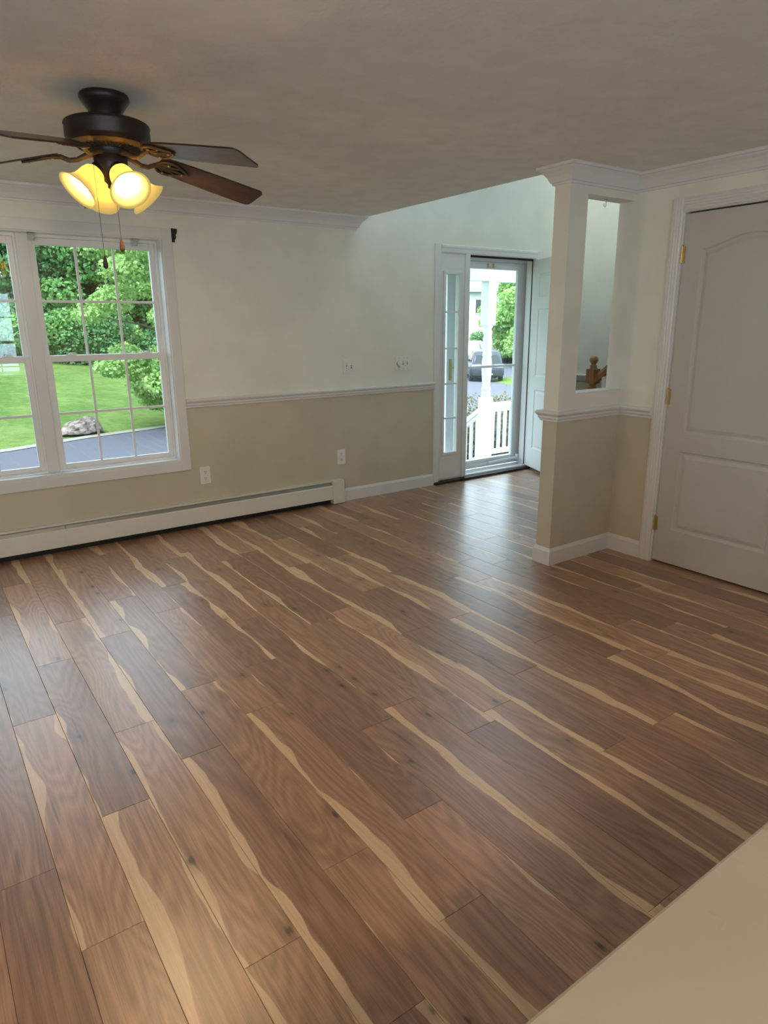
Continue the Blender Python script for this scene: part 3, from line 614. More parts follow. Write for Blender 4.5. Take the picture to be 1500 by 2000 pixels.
# ------------------------------------------------------------------ baseboard heater
ht = tag(empty('baseboard_heater', (0, W, 0)), 'long cream baseboard heater below the window', 'heater')
XA, XB, XJ = -3.0, 2.87, 0.742
q = MB(); q.box(XA, -0.006, 0.02, XB, -0.0005, 0.202); q.box(XA, -0.032, 0.198, XB, -0.0005, 0.203); q.box(XA, -0.034, 0.190, XB, -0.030, 0.203); q.build('back_panel', M['heater'], ht)
for a, c in ((XA, XJ-0.002), (XJ+0.002, XB)):
    q = MB(); q.prism([(-0.058, 0.050), (-0.062, 0.045), (-0.064, 0.050), (-0.064, 0.160), (-0.058, 0.166), (-0.054, 0.162), (-0.060, 0.155)], a, c, lambda y, z, x: (x, y, z)); q.build('front_panel', M['heater'], ht)
    q = MB(); q.prism([(-0.050, 0.160), (-0.046, 0.157), (-0.036, 0.180), (-0.039, 0.184)], a+0.002, c-0.002, lambda y, z, x: (x, y, z)); q.build('damper', M['fin'], ht)
q = MB(); q.box(XA, -0.05, 0.045, XB, -0.012, 0.135); q.build('fin_pack', M['dark'], ht)
q = MB(); q.box(XB-0.03, -0.070, 0.004, XB+0.082, -0.0005, 0.207, 0, 0.004); q.build('end_cap', M['heater'], ht)
q = MB(); q.box(XJ-0.014, -0.0655, 0.052, XJ+0.014, -0.0625, 0.164, 0, 0.001); q.build('joint_cover', M['heater'], ht)
b = MB(); b.box(XL, W-0.012, 0.0, 2.84, W-0.0005, 0.03); tag(b.build('heater_shade_strip', M['dark']), 'dark strip standing in for the shade under the heater', kind='structure')  # solid dark strip paints in the shade below the heater

# ------------------------------------------------------------------ outlets and switches on the front wall
def plate(name, x, z, w, h, label, cat):
    r = tag(empty(name, (x, W, z)), label, cat); q = MB(); q.box(-w/2, -0.006, -h/2, w/2, -0.0003, h/2, 0, 0.002); q.build('cover_plate', M['plastic'], r); return r
def outlet(x, z, label):
    r = plate('wall_outlet', x, z, 0.080, 0.132, label, 'outlet')
    for dz in (0.024, -0.024):
        q = MB(); q.lathe([(0.0165, 0), (0.0165, 0.0025), (0.015, 0.003)], (0, -0.0058, dz), (0, -1, 0), 20); soc = q.build('socket', M['plastic'], r)
        q = MB()
        for dx, hh in ((-0.0065, 0.009), (0.0065, 0.007)): q.box(dx-0.0016, -0.0093, dz+0.002-hh/2+.002, dx+0.0016, -0.0086, dz+0.002+hh/2+.002)
        q.box(-0.0025, -0.0093, dz-0.011, 0.0025, -0.0086, dz-0.006); q.build('slots', M['slot'], soc)
outlet(1.758, 0.392, 'white double outlet just right of the window, above the heater')
outlet(2.966, 0.391, 'white double outlet above the right end of the heater')
def toggle(r, dx, up):
    q = MB(); q.box(dx-0.005, -0.0068, -0.012, dx+0.005, -0.0055, 0.012); q.build('toggle_slot', M['slot'], r)
    q = MB(); s = 1 if up else -1; q.prism([(-0.006, -0.006*s), (-0.006, 0.006*s), (-0.018, 0.011*s), (-0.018, 0.005*s)], dx-0.004, dx+0.004, lambda y, z, x: (x, y, z)); q.build('toggle', M['plastic'], r)
def screws(r, xs, hz):
    for dx in xs:
        for s in (-1, 1): q = MB(); q.lathe([(0.0032, 0), (0.0026, 0.0012)], (dx, -0.006, s*hz), (0, -1, 0), 10); q.build('screw', M['chrome'], r)
r = plate('light_switch', 3.063, 1.140, 0.114, 0.118, 'white double light switch plate nearer the window', 'light switch'); toggle(r, -0.023, False); toggle(r, 0.023, True); screws(r, (-0.023, 0.023), 0.030)
r = plate('light_switch', 3.626, 1.150, 0.170, 0.122, 'white triple switch plate with round dimmer knob near the entrance', 'light switch'); toggle(r, 0.0, True); toggle(r, 0.046, True); screws(r, (-0.046, 0.0, 0.046), 0.046)
q = MB(); q.lathe([(0.020, 0), (0.020, 0.012), (0.018, 0.018), (0.0, 0.0185)], (-0.046, -0.006, 0.0), (0, -1, 0), 28); q.build('dimmer_knob', M['plastic'], r)
q = MB(); q.box(-0.056, -0.0075, -0.034, -0.036, -0.0058, -0.029); q.lathe([(0.023, 0), (0.023, 0.0012)], (-0.047, -0.006, -0.001), (0, -1, 0), 24); q.build('dimmer_slot_and_shadow', M['slot'], r)  # small slot, plus a dark disc painting in the knob's shadow

# ------------------------------------------------------------------ small hardware: curtain bracket, blind brackets, ceiling hook
r = tag(empty('curtain_rod_bracket', (1.668, W, 2.080)), 'black curtain rod bracket beside the upper window corner', 'bracket')
q = MB(); q.lathe([(0.022, 0), (0.022, 0.004), (0.018, 0.007), (0.0, 0.008)], (0, -0.0003, -0.012), (0, -1, 0), 20); q.lathe([(0.016, 0), (0.016, 0.004), (0.012, 0.007), (0.0, 0.008)], (0, -0.0003, 0.026), (0, -1, 0), 20); q.box(-0.015, -0.006, -0.014, 0.015, -0.0003, 0.030); q.box(-0.012, -0.005, -0.048, 0.012, -0.0003, -0.010, 0, 0.002); q.build('mounting_plate', M['black'], r)
q = MB(); q.tube([(0, -0.004, 0.0), (0, -0.055, 0.0), (0.0, -0.075, 0.012), (0.0, -0.08, 0.030)], 0.006, 10); q.tube([(0, -0.055, 0.0), (0, -0.048, 0.014), (0, -0.05, 0.034)], 0.005, 10); q.build('arm', M['black'], r)
for x, lab in ((0.795, 'small clear plastic blind bracket by the centre mullion'), (1.420, 'small clear plastic blind bracket by the right jamb')):
    r = tag(empty('blind_bracket', (x, W+0.035, WZ1-0.008)), lab, 'bracket', 'blind brackets under the window head')
    q = MB(); q.box(-0.020, -0.018, -0.003, 0.020, 0.018, 0.0); q.box(-0.020, 0.014, -0.042, 0.020, 0.018, 0.0); q.box(-0.020, -0.018, -0.012, 0.020, -0.015, 0.0); q.build('clip', M['clear'], r)
    q = MB(); q.tube([(0.014, -0.012, -0.006), (0.018, 0.0, -0.030), (0.010, 0.01, -0.040)], 0.003, 8); q.build('tab', M['clear'], r)
r = tag(empty('ceiling_hook', (3.541, 2.745, HEADZ)), 'small metal hook under the pass-through header', 'hook')
q = MB(); q.lathe([(0.012, 0), (0.010, -0.004), (0.0, -0.005)], (0, 0, 0), n=16); q.build('base', M['chrome'], r)
q = MB(); q.tube([(0, 0, 0)] + [(0, 0, -0.02)] + [(-0.010 + 0.010*math.cos(a), 0.0, -0.032 + 0.010*math.sin(a)) for a in np.linspace(0, -math.pi, 9)] + [(-0.020, 0, -0.024)], 0.0022, 8); q.build('hook', M['chrome'], r)

# ------------------------------------------------------------------ unseen ceiling lamps, added behind the camera as warm fill light
for i, (x, y) in enumerate(((0.3, -0.9), (-1.3, -0.9))):
    r = tag(empty('added_fill_lamp', (x, y, CEIL)), ['round fill lamp added on the ceiling behind the counter', 'round fill lamp added at the far left of the kitchen'][i], 'ceiling lamp', 'added kitchen fill lamps')
    q = MB(); q.lathe([(0.16, 0), (0.165, -0.02), (0.155, -0.03), (0.14, -0.03)], n=32); q.build('base_ring', M['plastic'], r)
    q = MB(); q.lathe([(0.145, -0.028), (0.12, -0.060), (0.07, -0.082), (0.0, -0.090)], n=32, caps=False); q.build('dome', M['fill_dome'], r)
# ------------------------------------------------------------------ counter in the near corner
r = tag(empty('kitchen_counter', (0, 0, 0)), 'pale veined quartz counter in the near right corner', 'counter')
q = MB(); q.box(-0.45, -0.62, 0.885, 2.6, 0.279, 0.920, 0, 0.004); q.build('worktop', M['quartz'], r)
q = MB(); q.box(-0.42, -0.59, 0.0, 2.57, 0.05, 0.885, 0, 0.003); q.build('cabinet_body', M['door'], r)
for k in range(5): q = MB(); xa = -0.40 + k*0.594; q.box(xa, 0.05, 0.12, xa+0.574, 0.066, 0.86, 0, 0.004); q.build('back_panel', M['door'], r)

# ------------------------------------------------------------------ ceiling fan
FX, FY = 0.784, 2.906
fan = tag(empty('ceiling_fan', (FX, FY, CEIL)), 'dark bronze five-blade ceiling fan with four lit amber glass shades', 'ceiling fan')
q = MB(); q.lathe([(0.084, 0.0), (0.088, -0.006), (0.089, -0.016), (0.086, -0.024), (0.078, -0.034), (0.064, -0.052), (0.054, -0.072), (0.049, -0.092), (0.048, -0.106)], n=48); q.build('canopy', M['bronze'], fan)
q = MB(); q.lathe([(0.046, -0.088), (0.110, -0.090), (0.140, -0.094), (0.151, -0.100), (0.155, -0.108), (0.152, -0.113), (0.153, -0.150), (0.150, -0.158), (0.145, -0.163), (0.138, -0.170)], n=64); q.build('motor_housing', M['bronze'], fan)
vr = MB(); vr.lathe([(0.138, -0.168), (0.126, -0.176), (0.106, -0.182), (0.072, -0.186), (0.062, -0.186)], n=64); vr = vr.build('vent_ring', M['bronze_hi'], fan)
vs = MB()
for k in range(44):
    a = 2*math.pi*k/44; ca, sa = math.cos(a), math.sin(a)
    def P(rr, s, z): return (rr*ca - s*sa, rr*sa + s*ca, z)
    vs.add([P(.080, -.0025, -.1868), P(.112, -.0035, -.1822), P(.112, .0035, -.1822), P(.080, .0025, -.1868), P(.080, -.0025, -.1895), P(.112, -.0035, -.1842), P(.112, .0035, -.1842), P(.080, .0025, -.1895)], [(0,1,2,3),(7,6,5,4),(0,4,5,1),(1,5,6,2),(2,6,7,3),(3,7,4,0)])
vs.build('vent_slots', M['dark'], vr)
q = MB(); q.lathe([(0.070, -0.184), (0.072, -0.205), (0.058, -0.208), (0.056, -0.214)], n=40); q.build('flywheel', M['black'], fan)
q = MB(); q.lathe([(0.058, -0.206), (0.061, -0.210), (0.061, -0.258), (0.058, -0.262), (0.058, -0.268), (0.052, -0.276), (0.036, -0.290), (0.026, -0.300), (0.020, -0.306), (0.020, -0.318), (0.012, -0.324), (0.006, -0.332), (0.0, -0.334)], n=40); sh = q.build('switch_housing', M['bronze'], fan)
for a in (20, 140, 260): q = MB(); aa = math.radians(a); q.lathe([(0.005, 0), (0.005, 0.008), (0.003, 0.010)], (0.060*math.cos(aa), 0.060*math.sin(aa), -0.248), (math.cos(aa), math.sin(aa), 0), 10); q.build('thumb_screw', M['bronze'], sh)
TH0 = 9.4; RT, RR, WT, WR, ZR, ZT, SLP = 0.653, 0.195, 0.067, 0.053, 2.100-CEIL, 2.020-CEIL, 0.245
def blade_outline():
    pts = []; rc = 0.022
    def corner(cx, cyy, a0, a1, rad, n=6): return [(cx + rad*math.cos(math.radians(a0+(a1-a0)*i/n)), cyy + rad*math.sin(math.radians(a0+(a1-a0)*i/n))) for i in range(n+1)]
    pts += corner(RT-rc, -WT+rc, -90, 0, rc); pts += corner(RT-rc, WT-rc, 0, 90, rc)
    pts += [(0.45, 0.0645), (0.33, 0.060)] + corner(RR+0.03, WR-0.03, 90, 180, 0.03) + corner(RR+0.03, -WR+0.03, 180, 270, 0.03) + [(0.33, -0.060), (0.45, -0.0645)]
    return pts
bo = blade_outline()
def bz(x, s): return ZR + (ZT-ZR)*(x-RR)/(RT-RR) - SLP*s
blade_me = None
for k in range(5):
    a = math.radians(TH0 + 72*k)
    if k == 0:
        q = MB(); q.prism(bo, 0.0, 0.006, lambda x, s, t: (x, s, bz(x, s)+t)); bl0 = q.build('blade', M['blade'], fan); bl0.rotation_euler = (0, 0, a)
        ir = MB()   # cast iron arm, then open scroll plate under the blade root
        ir.tube([(0.050, 0, -0.198), (0.085, 0, -0.206), (0.120, 0, -0.222), (0.150, 0, -0.224), (0.180, 0, bz(0.18, 0)-0.008), (0.205, 0, bz(0.205, 0)-0.006)], [0.012, 0.011, 0.009, 0.009, 0.009, 0.007], 10)
        def loop(pts, rad=0.0055): ir.tube([(x, s, bz(x, s)-0.005) for x, s in pts], rad, 8)
        for s in (-1, 1):
            loop([(0.180, 0), (0.190, 0.020*s), (0.205, 0.036*s), (0.228, 0.044*s), (0.255, 0.040*s), (0.285, 0.024*s), (0.315, 0.006*s)])
            loop([(0.190, 0.004*s), (0.212, 0.016*s), (0.225, 0.030*s), (0.232, 0.043*s)], 0.0045); loop([(0.212, 0.012*s), (0.245, 0.014*s), (0.275, 0.026*s)], 0.0045)
        loop([(0.200, 0), (0.25, 0), (0.32, 0)], 0.0055)
        iro = ir.build('blade_iron', M['bronze_hi'], bl0)
        irs = [iro]
        for x, s in ((0.225, 0.03), (0.225, -0.03), (0.295, 0.0)): sc = MB(); sc.lathe([(0.006, 0), (0.005, -0.003), (0.0, -0.004)], (x, s, bz(x, s)-0.010), n=10); irs.append(sc.build('screw', M['brass'], bl0))
    else:
        o = bl0.copy(); COL.objects.link(o); o.parent = fan; o.rotation_euler = (0, 0, a)
        for ch in irs: c2 = ch.copy(); COL.objects.link(c2); c2.parent = o
# light kit: four arms with bell shades
SHADE = [(0.023, 0.0), (0.030, 0.004), (0.040, 0.016), (0.045, 0.034), (0.046, 0.056), (0.049, 0.076), (0.057, 0.094), (0.069, 0.108), (0.078, 0.116)]
TILT = math.radians(47)
for k, az in enumerate((-170, -80, 10, 100)):
    a = math.radians(az); d = Vector((math.cos(a)*math.sin(TILT), math.sin(a)*math.sin(TILT), -math.cos(TILT)))
    base = Vector((0.052*math.cos(a), 0.052*math.sin(a), -0.262))
    q = MB(); q.lathe([(0.020, -0.026), (0.026, -0.014), (0.030, -0.004), (0.030, 0.008), (0.027, 0.014)], base, d, 24); hold = q.build('shade_holder', M['bronze'], fan)
    prof = SHADE + [(r_-0.003, h_) for r_, h_ in SHADE[::-1]]
    q = MB(); q.lathe(prof, base + d*0.004, d, 40, caps=False); shd = q.build('lamp_shade', M['shade'], fan)
    q = MB(); q.lathe([(0.012, 0.012), (0.014, 0.026), (0.022, 0.042), (0.028, 0.058), (0.029, 0.070), (0.025, 0.084), (0.015, 0.093), (0.0, 0.096)], base, d, 24); q.build('bulb', M['bulb'], shd)
# pull chains
for (x, y, z0, z1, fobm) in ((0.700-FX, 2.83-FY, 2.055-CEIL, 1.735-CEIL, 0), (0.772-FX, 2.845-FY, 2.055-CEIL, 1.800-CEIL, 1)):
    q = MB(); n = int((z0-z1)/0.0042)
    for i in range(n): q.lathe([(0.0, -0.0016), (0.0016, 0.0), (0.0, 0.0016)], (x + 0.004*(i/n), y, z0-(z0-z1)*i/n), n=6, caps=False)
    q.tube([(x, y, z0), (x+0.004, y, z1)], 0.0005, 5); ch = q.build('pull_chain', M['bronze'], fan)
    q = MB(); q.lathe([(0.003, 0.0), (0.005, -0.004), (0.007, -0.016), (0.0095, -0.030), (0.009, -0.040), (0.005, -0.046), (0.0, -0.047)], (x+0.004, y, z1), n=20); q.build('fob', M['fob'] if fobm else M['fob_dark'], ch)

# ------------------------------------------------------------------ outdoors: terrain
FAR = [(-40, 12.6), (-12, 12.9), (-4, 13.2), (1.4, 14.2), (3.3, 15.1), (6, 16.5), (10, 18.9), (18, 24.5), (24, 31.5), (31, 40), (38, 49), (46, 60)]
NEAR = [(-40, 7.4), (-12, 7.4), (-4, 7.6), (1.4, 8.3), (3.3, 8.8), (6, 9.6), (10, 10.6), (18, 13.5), (27, 18), (36, 25), (46, 33), (58, 43)]
def interp(P, x):
    if x <= P[0][0]: return P[0][1]
    for (a, b_), (c, d_) in zip(P, P[1:]):
        if x <= c: return b_ + (d_-b_)*(x-a)/(c-a)
    return P[-1][1] + (x-P[-1][0])*1.2
def ground(x, y):
    z = -0.80 - 0.034*min(max(0, x-3), 26)
    dist = math.hypot(x, y); z += 0.040*max(0, dist-40)
    d = y - interp(FAR, x); w_ = 1 - min(1, max(0, (x-14)/10))
    if d > 0: z += w_*(0.088*min(d, 24) + 0.02*max(0, d-24))
    if y < 8: z = z*1.0
    return z
def grid_mesh(name, x0, x1, y0, y1, step, mat, label, fn, dz=0.0):
    nx, ny = int((x1-x0)/step)+1, int((y1-y0)/step)+1; v = []; f = []
    for j in range(ny):
        for i in range(nx): x, y = x0+i*step, y0+j*step; v.append((x, y, fn(x, y)+dz))
    for j in range(ny-1):
        for i in range(nx-1): k = j*nx+i; f.append((k, k+1, k+nx+1, k+nx))
    b = MB(); b.add(v, f, 0, True); return tag(b.build(name, mat), label, kind='structure')
grid_mesh('lawn', -45, 110, 5.1, 110, 1.5, M['grass'], 'bright green lawn rising from the street to the trees', ground)
def ribbon(name, A, B_, mat, label, dz, ns=16):
    pa = []; xs = []
    for P in (A, B_):
        L = [0]
        for (a, b_), (c, d_) in zip(P, P[1:]): L.append(L[-1] + math.hypot(c-a, d_-b_))
        out = []
        for i in range(121):
            t = i/120; u = t*(len(P)-1); k = min(int(u), len(P)-2); w_ = u-k; out.append((P[k][0]+(P[k+1][0]-P[k][0])*w_, P[k][1]+(P[k+1][1]-P[k][1])*w_))
        pa.append(out)
    v = []; f = []
    for (a, b_) in zip(*pa):
        for s in range(ns+1): t = s/ns; x, y = a[0]+(b_[0]-a[0])*t, a[1]+(b_[1]-a[1])*t; v.append((x, y, ground(x, min(y, interp(FAR, x)))+dz))
    n = ns+1
    for i in range(120):
        for s in range(ns): k = i*n+s; f.append((k, k+1, k+n+1, k+n))
    b = MB(); b.add(v, f, 0, True); return tag(b.build(name, mat), label, kind='structure')
ribbon('road', NEAR, FAR, M['asphalt'], 'grey-blue asphalt street curving away from the house', 0.06)
ribbon('road_edge', FAR, [(x, y+0.35) for x, y in FAR], M['gravel'], 'pale gravel strip along the far edge of the street', 0.07, 2)
def mound(name, cx, cyy, rx, ry, h, mat, label, seed=0):
    b = MB(); rg = random.Random(seed); v = []; f = []; n = 40; R = 8; ph = [rg.uniform(0, 6.28) for _ in range(3)]
    v.append((0, 0, h))
    for j in range(1, R+1):
        for k in range(n):
            a = 2*math.pi*k/n; rr = j/R*(1+0.06*math.sin(2*a+ph[0])+0.04*math.sin(3*a+ph[1])); v.append((rx*rr*math.cos(a), ry*rr*math.sin(a), h*(1-(j/R)**2)))
    for k in range(n): f.append((0, 1+k, 1+(k+1) % n))
    for j in range(R-1):
        for k in range(n): f.append((1+j*n+k, 1+(j+1)*n+k, 1+(j+1)*n+(k+1) % n, 1+j*n+(k+1) % n))
    b.add(v, f, 0, True); o = b.build(name, mat); o.location = (cx, cyy, ground(cx, cyy)+0.05); return tag(o, label, kind='structure')
mound('grass_island', 27.75, 25.65, 5.0, 2.1, 0.22, M['grass'], 'rounded grass island beside the parked car').rotation_euler = (0, 0, math.radians(44.6))
mound('island_curb', 27.75, 25.65, 5.3, 2.35, 0.12, M['gravel'], 'pale kerb around the grass island').rotation_euler = (0, 0, math.radians(44.6))
mound('lawn_verge', 44, 39, 9, 7, 0.5, M['grass'], 'far grass verge under the roadside tree', 3)

# ------------------------------------------------------------------ foliage
def leaves(name, blobs, n, size, mat, parent, seed, droop=0.0):
    """blobs: (x,y,z,rx,ry,rz) relative to the parent; n leaf quads on and inside the blob shells"""
    g = np.random.default_rng(seed); B = np.array(blobs, float); vol = (B[:,3]*B[:,4]*B[:,5])**(2/3); idx = g.choice(len(B), n, p=vol/vol.sum())
    d = g.normal(size=(n, 3)); d /= np.linalg.norm(d, axis=1)[:, None]; rad = g.uniform(0.55, 1.08, n)**0.7
    P = B[idx, :3] + d*B[idx, 3:6]*rad[:, None]
    nrm = d*0.6 + g.normal(size=(n, 3))*0.6 + np.array([0, 0, 0.5]); nrm /= np.linalg.norm(nrm, axis=1)[:, None]
    t = np.cross(nrm, g.normal(size=(n, 3))); t /= np.linalg.norm(t, axis=1)[:, None]; t[:, 2] -= droop; bq = np.cross(nrm, t)
    s = size*g.uniform(0.6, 1.3, n)[:, None]
    V = np.stack([P - t*s, P - bq*s*0.62 + nrm*s*0.12, P + t*s, P + bq*s*0.62 + nrm*s*0.12], 1).reshape(-1, 3)
    me = bpy.data.meshes.new(name); me.vertices.add(4*n); me.vertices.foreach_set('co', V.astype(np.float32).ravel())
    me.loops.add(4*n); me.loops.foreach_set('vertex_index', np.arange(4*n, dtype=np.int32)); me.polygons.add(n)
    me.polygons.foreach_set('loop_start', np.arange(0, 4*n, 4, dtype=np.int32)); me.polygons.foreach_set('loop_total', np.full(n, 4, dtype=np.int32))
    me.update(calc_edges=True); me.materials.append(mat); return link(name, me, parent)
def tree(name, x, y, h, rad, mat, label, cat, n, size, seed, group=None, zlow=0.12, nb=26, trunk=True):
    r = tag(empty(name, (x, y, ground(x, y))), label, cat, group); rg = random.Random(seed); blobs = []
    for _ in range(nb):
        a = rg.uniform(0, 6.283); t = rg.random(); zc = h*(zlow + (0.93-zlow)*t); env = rad*(1-0.75*max(0, t-0.45)**1.3)*(0.75+0.5*min(t*3, 0.5)); q = env*rg.uniform(0.2, 0.9); br = rad*rg.uniform(0.24, 0.42)
        blobs.append((q*math.cos(a), q*math.sin(a), zc, br, br, br*0.62))
    leaves('foliage', blobs, n, size, mat, r, seed)
    if trunk:
        q = MB(); rr = 0.028*h
        q.tube([(0, 0, -0.2), (0.03*h, 0.01*h, 0.3*h), (0.0, 0.02*h, 0.6*h), (0.02*h, 0, 0.88*h)], [rr, rr*0.8, rr*0.5, rr*0.15], 8)
        for i in range(6):
            b_ = blobs[i*3]; q.tube([(0.015*h, 0.01*h, b_[2]*0.55), (b_[0]*0.5, b_[1]*0.5, b_[2]*0.8), (b_[0], b_[1], b_[2])], [rr*0.4, rr*0.28, rr*0.1], 6)
        q.build('trunk', M['bark'], r)
    return r
TG = 'woodland trees behind the lawn'
for i, (x, y, h, rad, mt, lab) in enumerate([
    (1.0, 35, 9, 3.6, 'leaf_dark', 'dark woodland tree at the far left of the tree line'), (4.2, 33, 8, 3.2, 'leaf_dark', 'dark dense tree seen through the left panes of the upper sash'),
    (6.0, 37, 10, 4.0, 'leaf_mid', 'tall mid green tree rising behind the dark ones'), (7.6, 32, 7.5, 3.0, 'leaf_mid', 'mid green tree seen through the middle panes of the upper sash'),
    (10.0, 35, 9, 3.6, 'leaf_dark', 'dark tree partly hidden behind the lime green maple'), (8.8, 30.5, 7.0, 2.4, 'leaf_lime', 'pale lime green tree in front of the woodland'), (13.5, 33, 9, 3.8, 'leaf_mid', 'mid green tree at the right end of the tree line'),
    (-3.5, 34, 9, 3.8, 'leaf_dark', 'dark tree beyond the left frame edge'), (17.5, 38, 10, 4.2, 'leaf_dark', 'dark tree far right behind the wall')]):
    tree('woodland_tree', x, y, h, rad, M[mt], lab, 'tree', 26000, 0.10, 100+i, TG, 0.05, 34)
for i, (x, y, rr, mt, lab) in enumerate([(2.6, 29.5, 1.6, 'leaf_dark', 'low dark bush at the foot of the woodland, left'), (4.6, 29, 1.5, 'leaf_mid', 'low green bush at the foot of the woodland, centre'), (6.8, 28.5, 1.5, 'leaf_dark', 'low dark bush at the foot of the woodland, right'), (9.3, 28.8, 1.7, 'leaf_dark', 'low dark bush behind the maple branches')]):
    r = tag(empty('woodland_bush', (x, y, ground(x, y))), lab, 'bush', 'bushes along the woodland edge'); rg = random.Random(i+5)
    leaves('foliage', [(rg.uniform(-rr, rr), rg.uniform(-.6, .6), rg.uniform(0.3, 1.5), rr*.55, rr*.5, rr*.42) for _ in range(7)], 8000, 0.075, M[mt], r, 300+i)
# near lime-green maple whose branches hang into the right panes
mp = tag(empty('maple_tree', (5.7, 15.9, ground(5.7, 15.9))), 'lime green maple hanging its branches into the right window panes', 'tree')
rg = random.Random(4); bl = []
for _ in range(95):
    a = rg.uniform(0, 6.283); t = rg.random(); q = rg.uniform(0.35, 1.0)*(2.25 - 0.7*abs(t-0.5)); br = rg.uniform(0.30, 0.60); bl.append((q*math.cos(a), q*math.sin(a), 0.62 + 5.9*t, br, br, br*0.5))
leaves('foliage', bl, 70000, 0.050, M['leaf_lime'], mp, 9, 0.15)
q = MB(); q.tube([(0, 0, -0.2), (0.05, 0, 1.2), (0, 0.05, 2.8), (0, 0, 5.2)], [0.13, 0.10, 0.07, 0.02], 8)
for i in range(16): b_ = bl[i]; q.tube([(0, 0, b_[2]*0.75), (b_[0]*.5, b_[1]*.5, b_[2]*0.92), (b_[0], b_[1], b_[2])], [0.03, 0.02, 0.006], 6)
q.build('trunk', M['bark'], mp)
tree('roadside_tree', 36.5, 34.0, 6.8, 3.3, M['leaf_lime'], 'lime green roadside tree seen right of the porch post', 'tree', 14000, 0.15, 55, None, 0.10, 30)
tree('distant_tree', 62, 66, 11, 5, M['leaf_mid'], 'distant green tree above the far house roof', 'tree', 9000, 0.3, 56, None, 0.05, 26)
tree('roadside_tree', 45.5, 40.5, 8.5, 3.6, M['leaf_lime'], 'taller lime green tree behind the roadside tree', 'tree', 11000, 0.18, 57, None, 0.05, 26)
r = tag(empty('clipped_shrub', (42.5, 45.5, ground(42.5, 45.5))), 'round dark shrub in front of the far house', 'shrub'); leaves('foliage', [(0, 0, 0.8, 1.0, 1.0, 0.9), (0.6, 0.3, 0.6, .8, .8, .7)], 2500, 0.10, M['leaf_dark'], r, 61)
# boulder on the lawn edge
bm = bmesh.new(); bmesh.ops.create_icosphere(bm, subdivisions=4, radius=1.0)
from mathutils import noise as mnoise
for q in bm.verts:
    p = q.co.copy(); k = 1 + 0.30*mnoise.noise(p*1.6+Vector((3, 1, 7))) + 0.12*mnoise.noise(p*4.5); q.co = Vector((p.x*0.52*k, p.y*0.36*k, max(-0.12, p.z)*0.25*k*(1+0.45*p.x)))
b = MB(); b.frombm(bm); bm.free(); o = b.build('boulder', M['rock']); o.location = (3.02, 15.75, ground(3.02, 15.75)+0.06); o.rotation_euler = (0, 0, 0.5); tag(o, 'pale pinkish boulder on the grass by the street', 'rock')

# ------------------------------------------------------------------ porch
PZ = -0.20
b = MB(); b.box(3.4, WO, PZ-0.12, 8.6, 6.34, PZ); tag(b.build('porch_floor', M['deck']), 'grey porch floor outside the entrance', kind='structure')
b = MB(); b.box(3.4, WO, -1.2, 8.6, 6.28, PZ-0.12); tag(b.build('porch_skirt', M['porch']), 'white skirt below the porch floor', kind='structure')
b = MB(); b.box(3.2, 6.10, 1.965, 8.8, 6.26, 2.20, 0, 0.004); b.box(3.2, WO, 2.20, 8.8, 6.45, 2.26); b.box(3.2, WO, 2.26, 8.8, 6.6, 2.34); tag(b.build('porch_roof', M['porch']), 'white porch beam and soffit', kind='structure')
PPX, PPY = 5.905, 6.18
def post(x, y, label):
    r = tag(empty('porch_post', (x, y, PZ)), label, 'post', 'turned white porch posts'); h = 0.066; z0, z1 = 0.0, 1.965-PZ
    q = MB(); q.box(-h, -h, 0, h, h, 0.80, 0, 0.006); q.build('square_base', M['porch'], r)
    q = MB(); q.box(-h, -h, 1.66, h, h, z1, 0, 0.006); q.lathe([(0.064, 1.66), (0.058, 1.640), (0.046, 1.625)], n=24); q.build('square_top', M['porch'], r)
    q = MB(); q.lathe([(0.060, 0.80), (0.052, 0.815), (0.060, 0.835), (0.056, 0.86), (0.046, 0.875), (0.058, 0.895), (0.058, 0.915), (0.046, 0.93), (0.056, 1.05), (0.062, 1.16), (0.060, 1.24), (0.050, 1.29), (0.058, 1.305), (0.058, 1.325), (0.050, 1.34), (0.058, 1.42), (0.056, 1.50), (0.047, 1.545), (0.056, 1.560), (0.056, 1.580), (0.047, 1.60), (0.046, 1.63)], n=28); q.build('turned_shaft', M['porch'], r); return r
post(PPX, PPY, 'white turned porch post seen through the storm door'); post(4.55, PPY, 'white turned porch post at the left of the steps'); post(8.4, PPY, 'white turned porch post at the far right porch corner')
def railing(name, p0, p1, label, n, zt=0.66, zb=0.07):
    r = tag(empty(name, p0), label, 'railing'); D = Vector(p1)-Vector(p0); L = Vector((D.x, D.y, 0)).length; u = Vector((D.x, D.y, 0))/L; nn = Vector((-u.y, u.x, 0)); s = D.z/L
    def bar(nm, w, z0, z1):
        q = MB(); q.prism([(-w, z0), (w, z0), (w, z1), (-w, z1)], 0.07, L-0.07, lambda a, z, t: tuple(u*t + nn*a + Vector((0, 0, z+s*t)))); q.build(nm, M['porch'], r)
    bar('top_rail', 0.042, zt, zt+0.06); bar('sub_rail', 0.020, zt-0.05, zt); bar('bottom_rail', 0.022, zb, zb+0.06)
    for i in range(n):
        t = 0.07 + (L-0.14)*(i+0.6)/n; q = MB(); c = u*t; z0, z1 = zb+0.05+s*t, zt-0.04+s*t; w = 0.017
        q.box(c.x-w, c.y-w, z0, c.x+w, c.y+w, z1); q.build('baluster', M['porch'], r)
railing('porch_railing', (PPX, PPY, PZ), (8.4, PPY, PZ), 'white porch railing running right from the post', 22)
railing('stair_railing', (PPX, PPY, PZ), (PPX, PPY+1.25, PZ-0.85), 'white sloping railing beside the porch steps', 10)
r = tag(empty('porch_steps', (0, 0, 0)), 'grey wooden steps leading down from the porch', 'steps')
